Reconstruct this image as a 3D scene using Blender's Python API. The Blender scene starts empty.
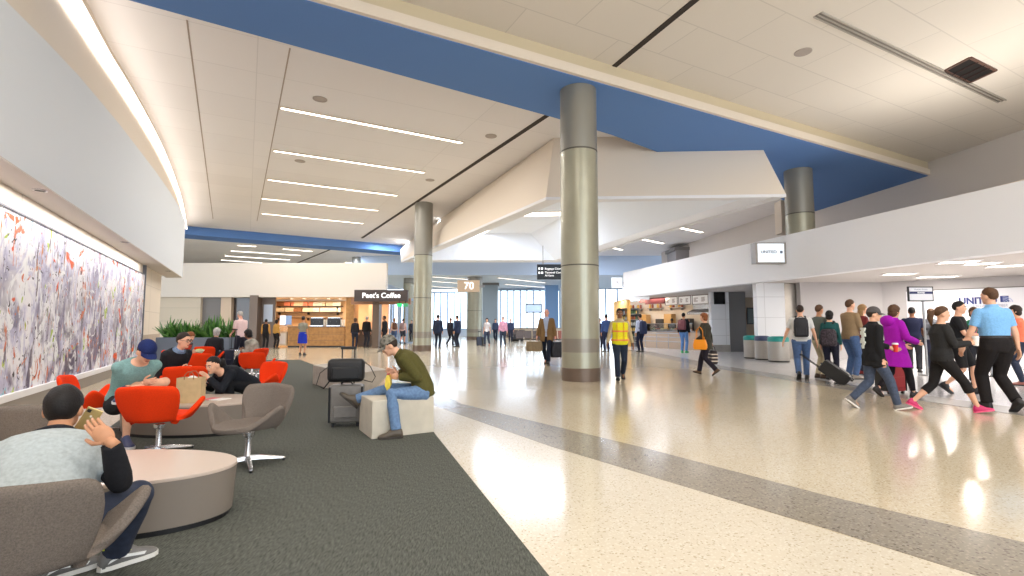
import bpy, bmesh, math, random
from mathutils import Vector, Matrix, Euler
random.seed(7)
SC = bpy.context.scene
COL = SC.collection
V = Vector
PI = math.pi
R = math.radians

# ------------------------------------------------------------------ camera
FOC = 498.0
PITCH = R(4.36)
EYE = 1.3
cam_d = bpy.data.cameras.new('camera')
cam = bpy.data.objects.new('camera', cam_d)
COL.objects.link(cam)
cam.location = (0, 0, EYE)
cam.rotation_euler = (R(90) + PITCH, 0, 0)
cam_d.sensor_width = 36
cam_d.lens = FOC / 1024 * 36
cam_d.clip_end = 400
SC.camera = cam


def ray(px, py):
    u = (px - 512) / FOC
    v = (288 - py) / FOC
    return V((u, math.cos(PITCH) - v * math.sin(PITCH), math.sin(PITCH) + v * math.cos(PITCH)))


def PZ(px, py, z):
    d = ray(px, py)
    return V((0, 0, EYE)) + d * ((z - EYE) / d.z)


def PY(px, py, y):
    d = ray(px, py)
    return V((0, 0, EYE)) + d * (y / d.y)


def FL(px, py):
    return PZ(px, py, 0)


# ------------------------------------------------------------------ materials
def lin(c):
    out = []
    for x in c[:3]:
        x = x / 255
        out.append(x / 12.92 if x <= .04045 else ((x + .055) / 1.055) ** 2.4)
    return (out[0], out[1], out[2], 1)


MATS = {}


def mat(name, col, rough=.6, metal=0, var=.0, scale=20, bump=0, bscale=200, emit=0, spec=.5, trans=0, coat=0):
    if name in MATS:
        return MATS[name]
    m = bpy.data.materials.new(name)
    m.use_nodes = True
    nt = m.node_tree
    b = nt.nodes['Principled BSDF']
    c = lin(col)
    b.inputs['Base Color'].default_value = c
    b.inputs['Roughness'].default_value = rough
    b.inputs['Metallic'].default_value = metal
    b.inputs['Specular IOR Level'].default_value = spec
    if coat:
        b.inputs['Coat Weight'].default_value = coat
        b.inputs['Coat Roughness'].default_value = .08
    if trans:
        b.inputs['Transmission Weight'].default_value = trans
    if emit:
        b.inputs['Emission Color'].default_value = c
        b.inputs['Emission Strength'].default_value = emit
    tc = nt.nodes.new('ShaderNodeTexCoord')
    n = nt.nodes.new('ShaderNodeTexNoise')
    n.inputs['Scale'].default_value = scale
    n.inputs['Detail'].default_value = 4
    nt.links.new(tc.outputs['Object'], n.inputs['Vector'])
    if var:
        r = nt.nodes.new('ShaderNodeValToRGB')
        r.color_ramp.elements[0].position = .3
        r.color_ramp.elements[1].position = .7
        r.color_ramp.elements[0].color = tuple(max(0, x * (1 - var)) for x in c[:3]) + (1,)
        r.color_ramp.elements[1].color = tuple(min(1, x * (1 + var)) for x in c[:3]) + (1,)
        nt.links.new(n.outputs['Fac'], r.inputs['Fac'])
        nt.links.new(r.outputs['Color'], b.inputs['Base Color'])
    if bump:
        n2 = nt.nodes.new('ShaderNodeTexNoise')
        n2.inputs['Scale'].default_value = bscale
        n2.inputs['Detail'].default_value = 3
        nt.links.new(tc.outputs['Object'], n2.inputs['Vector'])
        bp = nt.nodes.new('ShaderNodeBump')
        bp.inputs['Strength'].default_value = bump
        bp.inputs['Distance'].default_value = .01
        nt.links.new(n2.outputs['Fac'], bp.inputs['Height'])
        nt.links.new(bp.outputs['Normal'], b.inputs['Normal'])
    MATS[name] = m
    return m


def cloth(col, var=.12):
    return mat('cloth_%d_%d_%d' % tuple(col), col, .85, var=var, scale=60, bump=.25, bscale=350, spec=.2)


# ------------------------------------------------------------------ objects
def tag(o, label=None, cat=None, group=None, kind=None):
    if label:
        o['label'] = label
    if cat:
        o['category'] = cat
    if group:
        o['group'] = group
    if kind:
        o['kind'] = kind
    return o


def empty(name, loc=(0, 0, 0), rz=0, label=None, cat=None, group=None):
    o = bpy.data.objects.new(name, None)
    COL.objects.link(o)
    o.empty_display_size = .1
    o.location = loc
    o.rotation_euler = (0, 0, rz)
    return tag(o, label, cat, group)


class MB:
    def __init__(self):
        self.v = []
        self.f = []
        self.mi = []
        self.cur = 0

    def add(self, vs, fs):
        b = len(self.v)
        self.v += [tuple(x) for x in vs]
        self.f += [tuple(i + b for i in f) for f in fs]
        self.mi += [self.cur] * len(fs)
        return self

    def box(self, c, s, rz=0, M=None):
        c = V(c)
        hx, hy, hz = s[0] / 2, s[1] / 2, s[2] / 2
        m = M if M is not None else Matrix.Rotation(rz, 3, 'Z')
        vs = [c + m @ V((x * hx, y * hy, z * hz)) for z in (-1, 1) for y in (-1, 1) for x in (-1, 1)]
        return self.add(vs, [(0, 2, 3, 1), (4, 5, 7, 6), (0, 1, 5, 4), (2, 6, 7, 3), (0, 4, 6, 2), (1, 3, 7, 5)])

    def span(self, x0, x1, y0, y1, z0, z1):
        return self.box(((x0 + x1) / 2, (y0 + y1) / 2, (z0 + z1) / 2), (abs(x1 - x0), abs(y1 - y0), abs(z1 - z0)))

    def prism(self, poly, z0, z1):
        n = len(poly)
        vs = [(p[0], p[1], z0) for p in poly] + [(p[0], p[1], z1) for p in poly]
        fs = [tuple(reversed(range(n))), tuple(range(n, 2 * n))]
        fs += [(i, (i + 1) % n, n + (i + 1) % n, n + i) for i in range(n)]
        return self.add(vs, fs)

    def loft(self, rings, cap=True, closed=True):
        n = len(rings[0])
        vs = [p for r in rings for p in r]
        fs = []
        for k in range(len(rings) - 1):
            for i in range(n if closed else n - 1):
                j = (i + 1) % n
                fs.append((k * n + i, k * n + j, (k + 1) * n + j, (k + 1) * n + i))
        if cap and closed:
            fs.append(tuple(reversed(range(n))))
            e = (len(rings) - 1) * n
            fs.append(tuple(range(e, e + n)))
        return self.add(vs, fs)

    def tube(self, path, rad, n=12, cap=True):
        path = [V(p) for p in path]
        if not hasattr(rad, '__len__'):
            rad = [rad] * len(path)
        rings = []
        up = None
        for i, p in enumerate(path):
            a = path[max(0, i - 1)]
            b = path[min(len(path) - 1, i + 1)]
            d = (b - a)
            if d.length < 1e-9:
                d = V((0, 0, 1))
            d.normalize()
            if up is None:
                up = V((0, 0, 1)) if abs(d.z) < .9 else V((1, 0, 0))
            x = d.cross(up)
            if x.length < 1e-6:
                x = d.orthogonal()
            x.normalize()
            y = d.cross(x).normalized()
            up = -y if False else x.cross(d)
            r = rad[i]
            rx, ry = (r if hasattr(r, '__len__') else (r, r))
            rings.append([p + x * (rx * math.cos(t * 2 * PI / n)) + y * (ry * math.sin(t * 2 * PI / n)) for t in range(n)])
        return self.loft(rings, cap)

    def lathe(self, prof, c=(0, 0, 0), n=24, M=None):
        c = V(c)
        m = M if M is not None else Matrix.Identity(3)
        rings = [[c + m @ V((r * math.cos(2 * PI * t / n), r * math.sin(2 * PI * t / n), z)) for t in range(n)] for r, z in prof]
        return self.loft(rings)

    def ell(self, c, r, M=None, nu=14, nv=9):
        c = V(c)
        m = M if M is not None else Matrix.Identity(3)
        vs = [c + m @ V((0, 0, -r[2]))]
        for k in range(1, nv):
            a = -PI / 2 + PI * k / nv
            for t in range(nu):
                b = 2 * PI * t / nu
                vs.append(c + m @ V((r[0] * math.cos(a) * math.cos(b), r[1] * math.cos(a) * math.sin(b), r[2] * math.sin(a))))
        vs.append(c + m @ V((0, 0, r[2])))
        fs = []
        for t in range(nu):
            fs.append((0, 1 + (t + 1) % nu, 1 + t))
            for k in range(nv - 2):
                a = 1 + k * nu + t
                b = 1 + k * nu + (t + 1) % nu
                fs.append((a, b, b + nu, a + nu))
            e = 1 + (nv - 2) * nu
            fs.append((e + t, e + (t + 1) % nu, len(vs) - 1))
        return self.add(vs, fs)

    def mesh(self, name):
        me = bpy.data.meshes.new(name)
        me.from_pydata([tuple(x) for x in self.v], [], self.f)
        return me

    def build(self, name, m, parent=None, smooth=False, bevel=0, seg=2, subsurf=0, auto=None, kind=None):
        me = self.mesh(name)
        bm = bmesh.new()
        bm.from_mesh(me)
        for f, i in zip(bm.faces, self.mi):
            f.material_index = i
        bmesh.ops.recalc_face_normals(bm, faces=bm.faces)
        if bevel:
            ed = [e for e in bm.edges if len(e.link_faces) == 2 and e.calc_face_angle(0) > .5]
            bmesh.ops.bevel(bm, geom=ed, offset=bevel, segments=seg, affect='EDGES', profile=.5, clamp_overlap=True)
        bm.to_mesh(me)
        bm.free()
        for x in (m if isinstance(m, (list, tuple)) else [m]):
            me.materials.append(x)
        if smooth:
            for p in me.polygons:
                p.use_smooth = True
            if auto is not None:
                try:
                    me.set_sharp_from_angle(angle=R(auto))
                except Exception:
                    pass
        o = bpy.data.objects.new(name, me)
        COL.objects.link(o)
        if subsurf:
            s = o.modifiers.new('s', 'SUBSURF')
            s.levels = s.render_levels = subsurf
        if parent is not None:
            o.parent = parent
        if kind:
            o['kind'] = kind
        return o

    def remesh(self, name, m, parent, vox=.013, it=4):
        """one continuous surface around everything added so far"""
        me = self.mesh('tmp')
        bm = bmesh.new()
        bm.from_mesh(me)
        bmesh.ops.recalc_face_normals(bm, faces=bm.faces)
        bm.to_mesh(me)
        bm.free()
        t = bpy.data.objects.new('tmp', me)
        TMPC.objects.link(t)
        md = t.modifiers.new('r', 'REMESH')
        md.mode = 'VOXEL'
        md.voxel_size = vox
        ms = t.modifiers.new('s', 'SMOOTH')
        ms.factor = .5
        ms.iterations = it
        VL.update()
        dg = VL.depsgraph
        dg.update()
        res = bpy.data.meshes.new_from_object(t.evaluated_get(dg), depsgraph=dg)
        bpy.data.objects.remove(t)
        bpy.data.meshes.remove(me)
        res.name = name
        res.materials.clear()
        for x in (m if isinstance(m, (list, tuple)) else [m]):
            res.materials.append(x)
        for p in res.polygons:
            p.use_smooth = True
        o = bpy.data.objects.new(name, res)
        COL.objects.link(o)
        o.parent = parent
        return o


# a second, small scene in which surfaces are grown (removed at the end)
TMPS = bpy.data.scenes.new('workshop')
TMPC = TMPS.collection
VL = TMPS.view_layers[0]


def struct(name, mb, m, **k):
    o = mb.build(name, m, **k)
    o['kind'] = 'structure'
    return o


def dup(o, parent=None):
    c = o.copy()
    COL.objects.link(c)
    if parent is not None:
        c.parent = parent
        c.matrix_parent_inverse = Matrix.Identity(4)
    for ch in list(KIDS.get(o.name, o.children)):
        dup(ch, c)
    return c


KIDS = {}


def text(body, size, m, parent, loc, rot, name='lettering', align='CENTER', ext=.004, bold=0, xs=1.0):
    cu = bpy.data.curves.new(name, 'FONT')
    cu.body = body
    cu.size = size
    cu.align_x = align
    cu.align_y = 'CENTER'
    cu.extrude = ext
    cu.offset = bold
    t = bpy.data.objects.new('tmp', cu)
    TMPC.objects.link(t)
    VL.update()
    dg = VL.depsgraph
    dg.update()
    me = bpy.data.meshes.new_from_object(t.evaluated_get(dg), depsgraph=dg)
    bpy.data.objects.remove(t)
    me.name = name
    me.materials.clear()
    me.materials.append(m)
    o = bpy.data.objects.new(name, me)
    COL.objects.link(o)
    o.location = loc
    o.rotation_euler = rot
    o.scale = (xs, 1, 1)
    o.parent = parent
    return o


def area(name, loc, size, power, col=(255, 246, 236), rot=(0, 0, 0), sy=None):
    l = bpy.data.lights.new(name, 'AREA')
    l.energy = power
    l.color = lin(col)[:3]
    l.shape = 'RECTANGLE'
    l.size = size
    l.size_y = sy if sy else size
    o = bpy.data.objects.new(name, l)
    COL.objects.link(o)
    o.location = loc
    o.rotation_euler = rot
    return o


def inset(poly, d):
    n = len(poly)
    lines = []
    c = sum((V(p[:2]) for p in poly), V((0, 0))) / n
    for i in range(n):
        a = V(poly[i][:2])
        b = V(poly[(i + 1) % n][:2])
        t = (b - a).normalized()
        nn = V((-t.y, t.x))
        if nn.dot(c - a) < 0:
            nn = -nn
        dd = d[i] if hasattr(d, '__len__') else d
        lines.append((a + nn * dd, t))
    out = []
    for i in range(n):
        p, t = lines[i - 1]
        q, s = lines[i]
        den = t.x * s.y - t.y * s.x
        k = ((q.x - p.x) * s.y - (q.y - p.y) * s.x) / den
        out.append(p + t * k)
    return out
# ------------------------------------------------------------------ setting materials
def terrazzo(name, base, chips, dark, sc=90, rough=.14):
    m = bpy.data.materials.new(name)
    m.use_nodes = True
    nt = m.node_tree
    b = nt.nodes['Principled BSDF']
    tc = nt.nodes.new('ShaderNodeTexCoord')
    v = nt.nodes.new('ShaderNodeTexVoronoi')
    v.inputs['Scale'].default_value = sc
    nt.links.new(tc.outputs['Object'], v.inputs['Vector'])
    r = nt.nodes.new('ShaderNodeValToRGB')
    r.color_ramp.interpolation = 'CONSTANT'
    cols = [(0, base), (.55, chips), (.72, base), (.86, dark), (.93, base)]
    r.color_ramp.elements[0].color = lin(cols[0][1])
    r.color_ramp.elements[1].position = cols[1][0]
    r.color_ramp.elements[1].color = lin(cols[1][1])
    for p, c in cols[2:]:
        e = r.color_ramp.elements.new(p)
        e.color = lin(c)
    s = nt.nodes.new('ShaderNodeSeparateColor')
    nt.links.new(v.outputs['Color'], s.inputs['Color'])
    nt.links.new(s.outputs['Red'], r.inputs['Fac'])
    n = nt.nodes.new('ShaderNodeTexNoise')
    n.inputs['Scale'].default_value = .5
    n.inputs['Detail'].default_value = 3
    nt.links.new(tc.outputs['Object'], n.inputs['Vector'])
    mx = nt.nodes.new('ShaderNodeMix')
    mx.data_type = 'RGBA'
    mx.blend_type = 'MULTIPLY'
    mx.inputs['Factor'].default_value = .12
    nt.links.new(r.outputs['Color'], mx.inputs['A'])
    nt.links.new(n.outputs['Fac'], mx.inputs['B'])
    nt.links.new(mx.outputs['Result'], b.inputs['Base Color'])
    b.inputs['Roughness'].default_value = rough
    b.inputs['Specular IOR Level'].default_value = .6
    return m


def tiled(name, col, bw, bh, ang, line=.012, dark=.82, rough=.75, off=0.0, vert=False):
    """painted panels with fine joints, laid at an angle to the hall"""
    m = bpy.data.materials.new(name)
    m.use_nodes = True
    nt = m.node_tree
    b = nt.nodes['Principled BSDF']
    tc = nt.nodes.new('ShaderNodeTexCoord')
    mp = nt.nodes.new('ShaderNodeMapping')
    mp.inputs['Rotation'].default_value = (0, 0, ang)
    if vert:
        sp_ = nt.nodes.new('ShaderNodeSeparateXYZ')
        nt.links.new(tc.outputs['Object'], sp_.inputs['Vector'])
        ad_ = nt.nodes.new('ShaderNodeMath')
        nt.links.new(sp_.outputs['X'], ad_.inputs[0])
        nt.links.new(sp_.outputs['Y'], ad_.inputs[1])
        cb_ = nt.nodes.new('ShaderNodeCombineXYZ')
        nt.links.new(ad_.outputs['Value'], cb_.inputs['X'])
        nt.links.new(sp_.outputs['Z'], cb_.inputs['Y'])
        nt.links.new(cb_.outputs['Vector'], mp.inputs['Vector'])
    else:
        nt.links.new(tc.outputs['Object'], mp.inputs['Vector'])
    t = nt.nodes.new('ShaderNodeTexBrick')
    t.offset = off
    c = lin(col)
    t.inputs['Color1'].default_value = c
    t.inputs['Color2'].default_value = tuple(x * .965 for x in c[:3]) + (1,)
    t.inputs['Mortar'].default_value = tuple(x * dark for x in c[:3]) + (1,)
    t.inputs['Scale'].default_value = 1
    t.inputs['Mortar Size'].default_value = line
    t.inputs['Brick Width'].default_value = bw
    t.inputs['Row Height'].default_value = bh
    nt.links.new(mp.outputs['Vector'], t.inputs['Vector'])
    nt.links.new(t.outputs['Color'], b.inputs['Base Color'])
    b.inputs['Roughness'].default_value = rough
    b.inputs['Specular IOR Level'].default_value = .25
    return m


def carpet_mat():
    m = bpy.data.materials.new('carpet')
    m.use_nodes = True
    nt = m.node_tree
    b = nt.nodes['Principled BSDF']
    tc = nt.nodes.new('ShaderNodeTexCoord')
    mp = nt.nodes.new('ShaderNodeMapping')
    mp.inputs['Rotation'].default_value = (0, 0, R(28))
    mp.inputs['Scale'].default_value = (110, 22, 1)
    nt.links.new(tc.outputs['Object'], mp.inputs['Vector'])
    n = nt.nodes.new('ShaderNodeTexNoise')
    n.inputs['Scale'].default_value = 1
    n.inputs['Detail'].default_value = 5
    n.inputs['Roughness'].default_value = .7
    nt.links.new(mp.outputs['Vector'], n.inputs['Vector'])
    r = nt.nodes.new('ShaderNodeValToRGB')
    r.color_ramp.elements[0].position = .32
    r.color_ramp.elements[1].position = .7
    r.color_ramp.elements[0].color = lin((58, 60, 56))
    r.color_ramp.elements[1].color = lin((110, 112, 105))
    nt.links.new(n.outputs['Fac'], r.inputs['Fac'])
    nt.links.new(r.outputs['Color'], b.inputs['Base Color'])
    b.inputs['Roughness'].default_value = .95
    b.inputs['Specular IOR Level'].default_value = .1
    bp = nt.nodes.new('ShaderNodeBump')
    bp.inputs['Strength'].default_value = .35
    bp.inputs['Distance'].default_value = .01
    nt.links.new(n.outputs['Fac'], bp.inputs['Height'])
    nt.links.new(bp.outputs['Normal'], b.inputs['Normal'])
    return m


M_FLOOR = terrazzo('terrazzo_beige', (204, 190, 164), (214, 203, 181), (174, 159, 130))
M_CREAM = terrazzo('terrazzo_cream', (217, 206, 186), (225, 217, 200), (191, 178, 154))
M_BAND = terrazzo('terrazzo_grey', (148, 139, 125), (164, 155, 140), (112, 104, 93), 75)
M_PALE = terrazzo('terrazzo_pale', (205, 203, 204), (220, 218, 218), (168, 166, 166))
M_CARPET = carpet_mat()
ANG = -R(28)
M_CEIL = tiled('ceiling_panels', (236, 233, 232), 6.2, 1.75, ANG, .012, .86, off=0)
M_CEIL2 = tiled('ceiling_tiles', (226, 220, 210), 2.4, 1.2, ANG, .014, .84, off=.5)
M_BLUE = mat('blue_soffit_paint', (98, 136, 194), .7, spec=.2)
M_CREAMP = mat('cream_paint', (226, 214, 198), .6, spec=.3)
M_WHITE = mat('white_paint', (232, 232, 234), .55, spec=.3)
M_COOL = mat('pale_blue_grey_paint', (214, 220, 226), .6, spec=.3)
M_GREYW = mat('grey_wall_paint', (186, 182, 182), .7, spec=.2)
M_SOFF = mat('soffit_paint', (205, 199, 194), .7, spec=.2)
M_DGREY = mat('dark_grey_panel', (112, 109, 106), .5)
M_MET = mat('brushed_metal', (176, 170, 162), .38, .75, var=.08, scale=4)
M_COLM = mat('column_metal', (160, 158, 140), .32, .35, var=.04, scale=3, coat=.15)
M_COLT = mat('column_upper', (142, 140, 132), .4, .35)
M_COLB = mat('column_band', (140, 134, 124), .35, .4)
M_SLOT = mat('dark_slot', (52, 44, 40), .8)
M_BLACK = mat('black_plastic', (22, 22, 24), .45)
M_CHROME = mat('polished_aluminium', (206, 206, 208), .22, .9)
M_STEEL = mat('steel', (165, 165, 166), .35, .8)
M_LAMP = mat('lamp_diffuser', (255, 246, 232), .5, emit=5)
M_LAMPD = mat('lamp_diffuser_dim', (255, 246, 235), .5, emit=2.2)
M_COVE = mat('cove_lamp', (255, 246, 238), .5, emit=2.1)
M_WOOD = mat('oak_veneer', (176, 128, 70), .45, var=.22, scale=5)
M_WARM = mat('warm_wall', (224, 190, 150), .6)
M_BRONZE = mat('bronze_cladding', (108, 92, 80), .4, .3)
M_GLASS = bpy.data.materials.new('window_glass')
M_GLASS.use_nodes = True
_n = M_GLASS.node_tree
_g = _n.nodes['Principled BSDF']
_tr = _n.nodes.new('ShaderNodeBsdfTransparent')
_gl = _n.nodes.new('ShaderNodeBsdfGlossy')
_gl.inputs['Roughness'].default_value = .02
_mx = _n.nodes.new('ShaderNodeMixShader')
_fr = _n.nodes.new('ShaderNodeFresnel')
_fr.inputs['IOR'].default_value = 1.35
_tr.inputs['Color'].default_value = (.93, .97, 1, 1)
_n.links.new(_fr.outputs['Fac'], _mx.inputs['Fac'])
_n.links.new(_tr.outputs['BSDF'], _mx.inputs[1])
_n.links.new(_gl.outputs['BSDF'], _mx.inputs[2])
_n.links.new(_mx.outputs['Shader'], _n.nodes['Material Output'].inputs['Surface'])

HC = 7.8      # ceiling
HB = 7.2      # blue soffit


def zs(p, z):
    return V((p[0], p[1], z))


# ------------------------------------------------------------------ floor
struct('floor', MB().span(-40, 40, -9, 78, -.12, 0), M_FLOOR)


def strip(name, poly, m, z=.003):
    return struct(name, MB().prism(poly, -.02, z), m)


def carpet_right(y):
    pts = [(-9, 1.75), (0, .96), (2.7, .19), (6.24, -.97), (10.6, -2.98), (14.5, -5.2), (19.25, -8.12)]
    for (a, xa), (b, xb) in zip(pts, pts[1:]):
        if a <= y <= b:
            return xa + (xb - xa) * (y - a) / (b - a)
    return pts[-1][1]


ys = [-9, -4, 0, 1.5, 2.7, 4, 5, 6.24, 8, 9.3, 10.6, 12.5, 14.5, 17, 19.25]
right = [(carpet_right(y), y) for y in ys]
left = [(-5.0 - .527 * (y - 6.2), y) for y in (19.25, -9)]


def ribbon(name, rows, m, z):
    mb = MB()
    mb.loft([[V((a[0], a[1], -.02)), V((b[0], b[1], -.02)), V((b[0], b[1], z)), V((a[0], a[1], z))] for a, b in rows])
    return struct(name, mb, m)


ribbon('floor_carpet', [((-5.0 - .527 * (y - 6.2), y), (carpet_right(y), y)) for y in ys], M_CARPET, .008)
BU = [FL(*p) for p in ((1024, 543), (827, 496), (644, 448), (461, 404), (437, 392))]
BL = [FL(*p) for p in ((973, 575), (827, 529), (705, 493), (552, 447), (437, 407), (418, 399))]
ext_u = BU[0] + (BU[0] - BU[1]).normalized() * 9
ext_l = BL[0] + (BL[0] - BL[1]).normalized() * 9
upper = [ext_u] + BU
lower = [ext_l] + BL
strip('floor_band', [(p.x, p.y) for p in upper] + [(p.x, p.y) for p in reversed(lower)], M_BAND, .004)
edge = [(carpet_right(y) - .05, y) for y in (9.6, 8, 6.24, 5, 4, 2.7, 1.5, 0, -4, -9)]


def lower_x(y):
    if y < lower[0].y:
        return lower[0].x + (lower[0].y - y) * .7
    for p, q in zip(lower, lower[1:]):
        if p.y <= y <= q.y:
            return p.x + (q.x - p.x) * (y - p.y) / (q.y - p.y)
    return lower[-1].x


lower.sort(key=lambda p: p.y)
ribbon('floor_cream', [((carpet_right(y) - .03, y), (max(lower_x(y), carpet_right(y) - .02), y)) for y in (-9, -4, -2, 0, 1.5, 2.7, 4, 5, 6.24, 7, 7.6, 8, 8.6)], M_CREAM, .002)
# pale terrazzo towards the shops, with a grey line along its edge
PE = [FL(636, 352), FL(700, 366), FL(860, 392), FL(1024, 416)]
d_ = (PE[-1] - PE[-2]).normalized()
PE = [zs(PE[0] + V((-3.5, 16, 0)), 0)] + PE + [PE[-1] + d_ * 10]
strip('floor_pale', [(p.x, p.y) for p in PE] + [(38, PE[-1].y), (38, 70), (PE[0].x, 70)], M_PALE, .002)
strip('floor_line', [(p.x, p.y) for p in PE] + [(p.x + .75, p.y + .1) for p in reversed(PE)], mat('terrazzo_mid_grey', (150, 146, 140), .2), .005)

# ------------------------------------------------------------------ ceilings
nearE = [PZ(303, 0, HB), PZ(935, 178, HB)]
dU = (nearE[1] - nearE[0]).normalized()
nE0 = nearE[0] - dU * 22
nE1 = nearE[1] + dU * 6
farE = [PZ(128, 0, HB) - dU * 22, PZ(128, 0, HB), PZ(552, 117, HB), PZ(612, 135, HB), PZ(660, 153, HB), PZ(720, 174, HB), PZ(785, 201, HB), PZ(820, 213, HB), V((19, 27.4, HB))]
bl = MB().prism([(p.x, p.y) for p in [nE0, nE1] + list(reversed(farE))], HB, HC + .1)
struct('ceiling_blue_beam', bl, M_BLUE)
# cream lip along the near edge of the beam
nn = V((dU.y, -dU.x, 0))
lip = MB()
lip.prism([(p.x, p.y) for p in (nE0, nE1, nE1 + nn * .1, nE0 + nn * .1)], HB + .02, HB + .24)
struct('trim_1', lip, M_CREAMP)
back = MB().prism([(p.x, p.y) for p in (nE0, nE1, nE1 + nn * .03, nE0 + nn * .03)], HB + .24, HC)
struct('trim_2', back, mat('ochre_painted_shade', (208, 194, 164), .7))  # ochre colour paints in the shading between lip and ceiling
# far edge of the main ceiling: second, narrow blue beam
c0, c1 = PZ(187, 226, HC), PZ(410, 246, HC)
dd = (c1 - c0).normalized()
c0, c1 = c0 - dd * 8, c1 + dd * 4
n2 = V((-dd.y, dd.x, 0))
struct('ceiling_main', MB().span(-40, 40, -9, 78, HC, HC + .2), M_CEIL)
struct('ceiling_near', MB().prism([(p.x, p.y) for p in (nE0, nE1)] + [(36, 25), (36, -9), (-23, -9)], HC - .06, HC), M_CEIL2)
b2 = MB().prism([(p.x, p.y) for p in (c0, c1, c1 + n2 * 1.9, c0 + n2 * 1.9)], HC - .55, HC)
struct('ceiling_far_beam', b2, M_BLUE)
struct('ceiling_gate', MB().span(-14, 40, 46, 62.2, 6.0, 6.1), mat('gate_ceiling', (216, 226, 236), .7))
struct('ceiling_gate_front', MB().span(-14, 40, 45.9, 46, 6.0, HC), mat('gate_front_blue', (190, 208, 232), .7))


def groove(name, a, b, w, m=M_SLOT, z=HC, dz=.02):
    t = (b - a).normalized()
    n = V((-t.y, t.x, 0)) * w / 2
    return struct(name, MB().prism([(p.x, p.y) for p in (a - n, b - n, b + n, a + n)], z - dz, z + .01), m)


groove('trim_3', PZ(552, 112, HC), PZ(362, 238, HC), .16)
groove('trim_4', PZ(724, -24, HC - .06), PZ(612, 68, HC - .06), .14, z=HC - .06)
a_, b_ = PZ(187, 20, HC), PZ(213, 219, HC)
groove('trim_5', a_, b_, .035, mat('joint_brown', (170, 156, 145), .8), dz=.006)
a_, b_ = PZ(290, 48, HC), PZ(257, 221, HC)
groove('trim_6', a_, b_, .035, MATS['joint_brown'], dz=.006)
# the same slot continues beyond the far beam
groove('trim_7', PZ(346, 243, HC), PZ(285, 268, HC), .16)

# ------------------------------------------------------------------ ceiling fittings
LIGHTS = [((281, 107), (462, 142)), ((274, 150), (424, 172)), ((268, 179), (397, 195)), ((262, 198), (378, 210)), ((262, 213), (363, 223))]
FARL = [((246, 237), (281, 241)), ((238, 245), (256, 246)), ((231, 250.5), (300, 255)), ((225, 255.5), (290, 259.5)), ((283, 248.5), (312, 251)), ((310, 244), (325, 246)), ((221, 259.6), (262, 262.5)),
        ((370, 250), (402, 254)), ((366, 257), (388, 260)), ((345, 262), (392, 266)),
        ((640, 238.4), (663, 243)), ((681, 227.5), (702, 232)), ((606, 246), (622, 249.5)), ((636, 262), (656, 265)), ((712, 250), (719, 252)), ((671, 256.5), (674, 257))]


def ceiling_light(p0, p1, z, label, group, w=.14, power=0, m=None, dz=.045):
    a, b = PZ(*p0, z), PZ(*p1, z)
    c = (a + b) / 2
    L = (b - a).length
    rz = math.atan2(b.y - a.y, b.x - a.x)
    e = empty('ceiling_light', c, rz, label, 'light', group)
    h = MB()
    h.span(-L / 2 - .03, L / 2 + .03, w / 2, w / 2 + .03, -dz, 0).span(-L / 2 - .03, L / 2 + .03, -w / 2 - .03, -w / 2, -dz, 0)
    h.span(-L / 2 - .03, -L / 2, -w / 2, w / 2, -dz, 0).span(L / 2, L / 2 + .03, -w / 2, w / 2, -dz, 0)
    h.build('housing', M_CREAMP, e)
    MB().span(-L / 2, L / 2, -w / 2, w / 2, -dz * .8, -.005).build('diffuser', m or M_LAMP, e)
    if power:
        l = area('lamp', c - V((0, 0, dz + .02)), L, power, (222, 234, 255) if c.y > 30 or z < 7.5 else (255, 250, 245), rot=(0, 0, rz), sy=w)
    return e


names = ['longest recessed strip light of the left ceiling, nearest the blue beam', 'second recessed strip light of the left ceiling from the blue beam', 'middle one of the five recessed strip lights in the left ceiling',
         'fourth recessed strip light of the left ceiling from the blue beam', 'last recessed strip light of the left ceiling before the narrow far beam']
for (p, q), n in zip(LIGHTS, names):
    ceiling_light(p, q, HC, n, 'strip lights in the left ceiling', power=150)
for i, (p, q) in enumerate(FARL):
    if i < 10:
        lb = 'small strip light in the distant ceiling over the coffee shop'
    else:
        lb = 'small strip light in the ceiling seen above the white shop fascia'
    ceiling_light(p, q, HC, lb, 'distant strip lights ' + ('over the coffee shop' if i < 10 else 'beyond the drop ceiling'), w=.3, power=((80 if i < 10 else 45) if i % 2 == 0 and i < 14 else 0))
for p, q in [((432, 276.5), (468, 279)), ((432, 281), (474, 284)), ((432, 286), (466, 288.5)), ((498, 277.5), (545, 282.5)), ((505, 284), (556, 288))]:
    ceiling_light(p, q, 6.0, 'strip light in the lower ceiling in front of the far windows', 'strip lights by the far windows', w=.3, power=150, m=M_LAMPD)


def disc(px, py, z, name, label, cat, r=.16, m=None, group=None):
    p = PZ(px, py, z)
    o = MB().lathe([(r, 0), (r, -.012), (r * .86, -.02), (r * .82, -.012), (.0, -.012)], n=24).build(name, m or mat('grille_grey', (170, 160, 152), .6), smooth=True, auto=30)
    o.location = p
    return tag(o, label, cat, group)


for (x, y, lb) in [(320, 99, 'round speaker grille in the left ceiling above the longest strip light'), (300, 161, 'round speaker grille in the left ceiling between second and third strip lights'),
                   (491, 136, 'round speaker grille in the left ceiling beyond the end of the longest strip light'), (430, 180, 'round speaker grille in the left ceiling close to the dark slot')]:
    disc(x, y, HC, 'ceiling_speaker', lb, 'speaker', .2, group='speakers in the left ceiling')
disc(803, 52, HC - .06, 'ceiling_speaker', 'round white speaker grille in the near right ceiling', 'speaker', .19)
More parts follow.
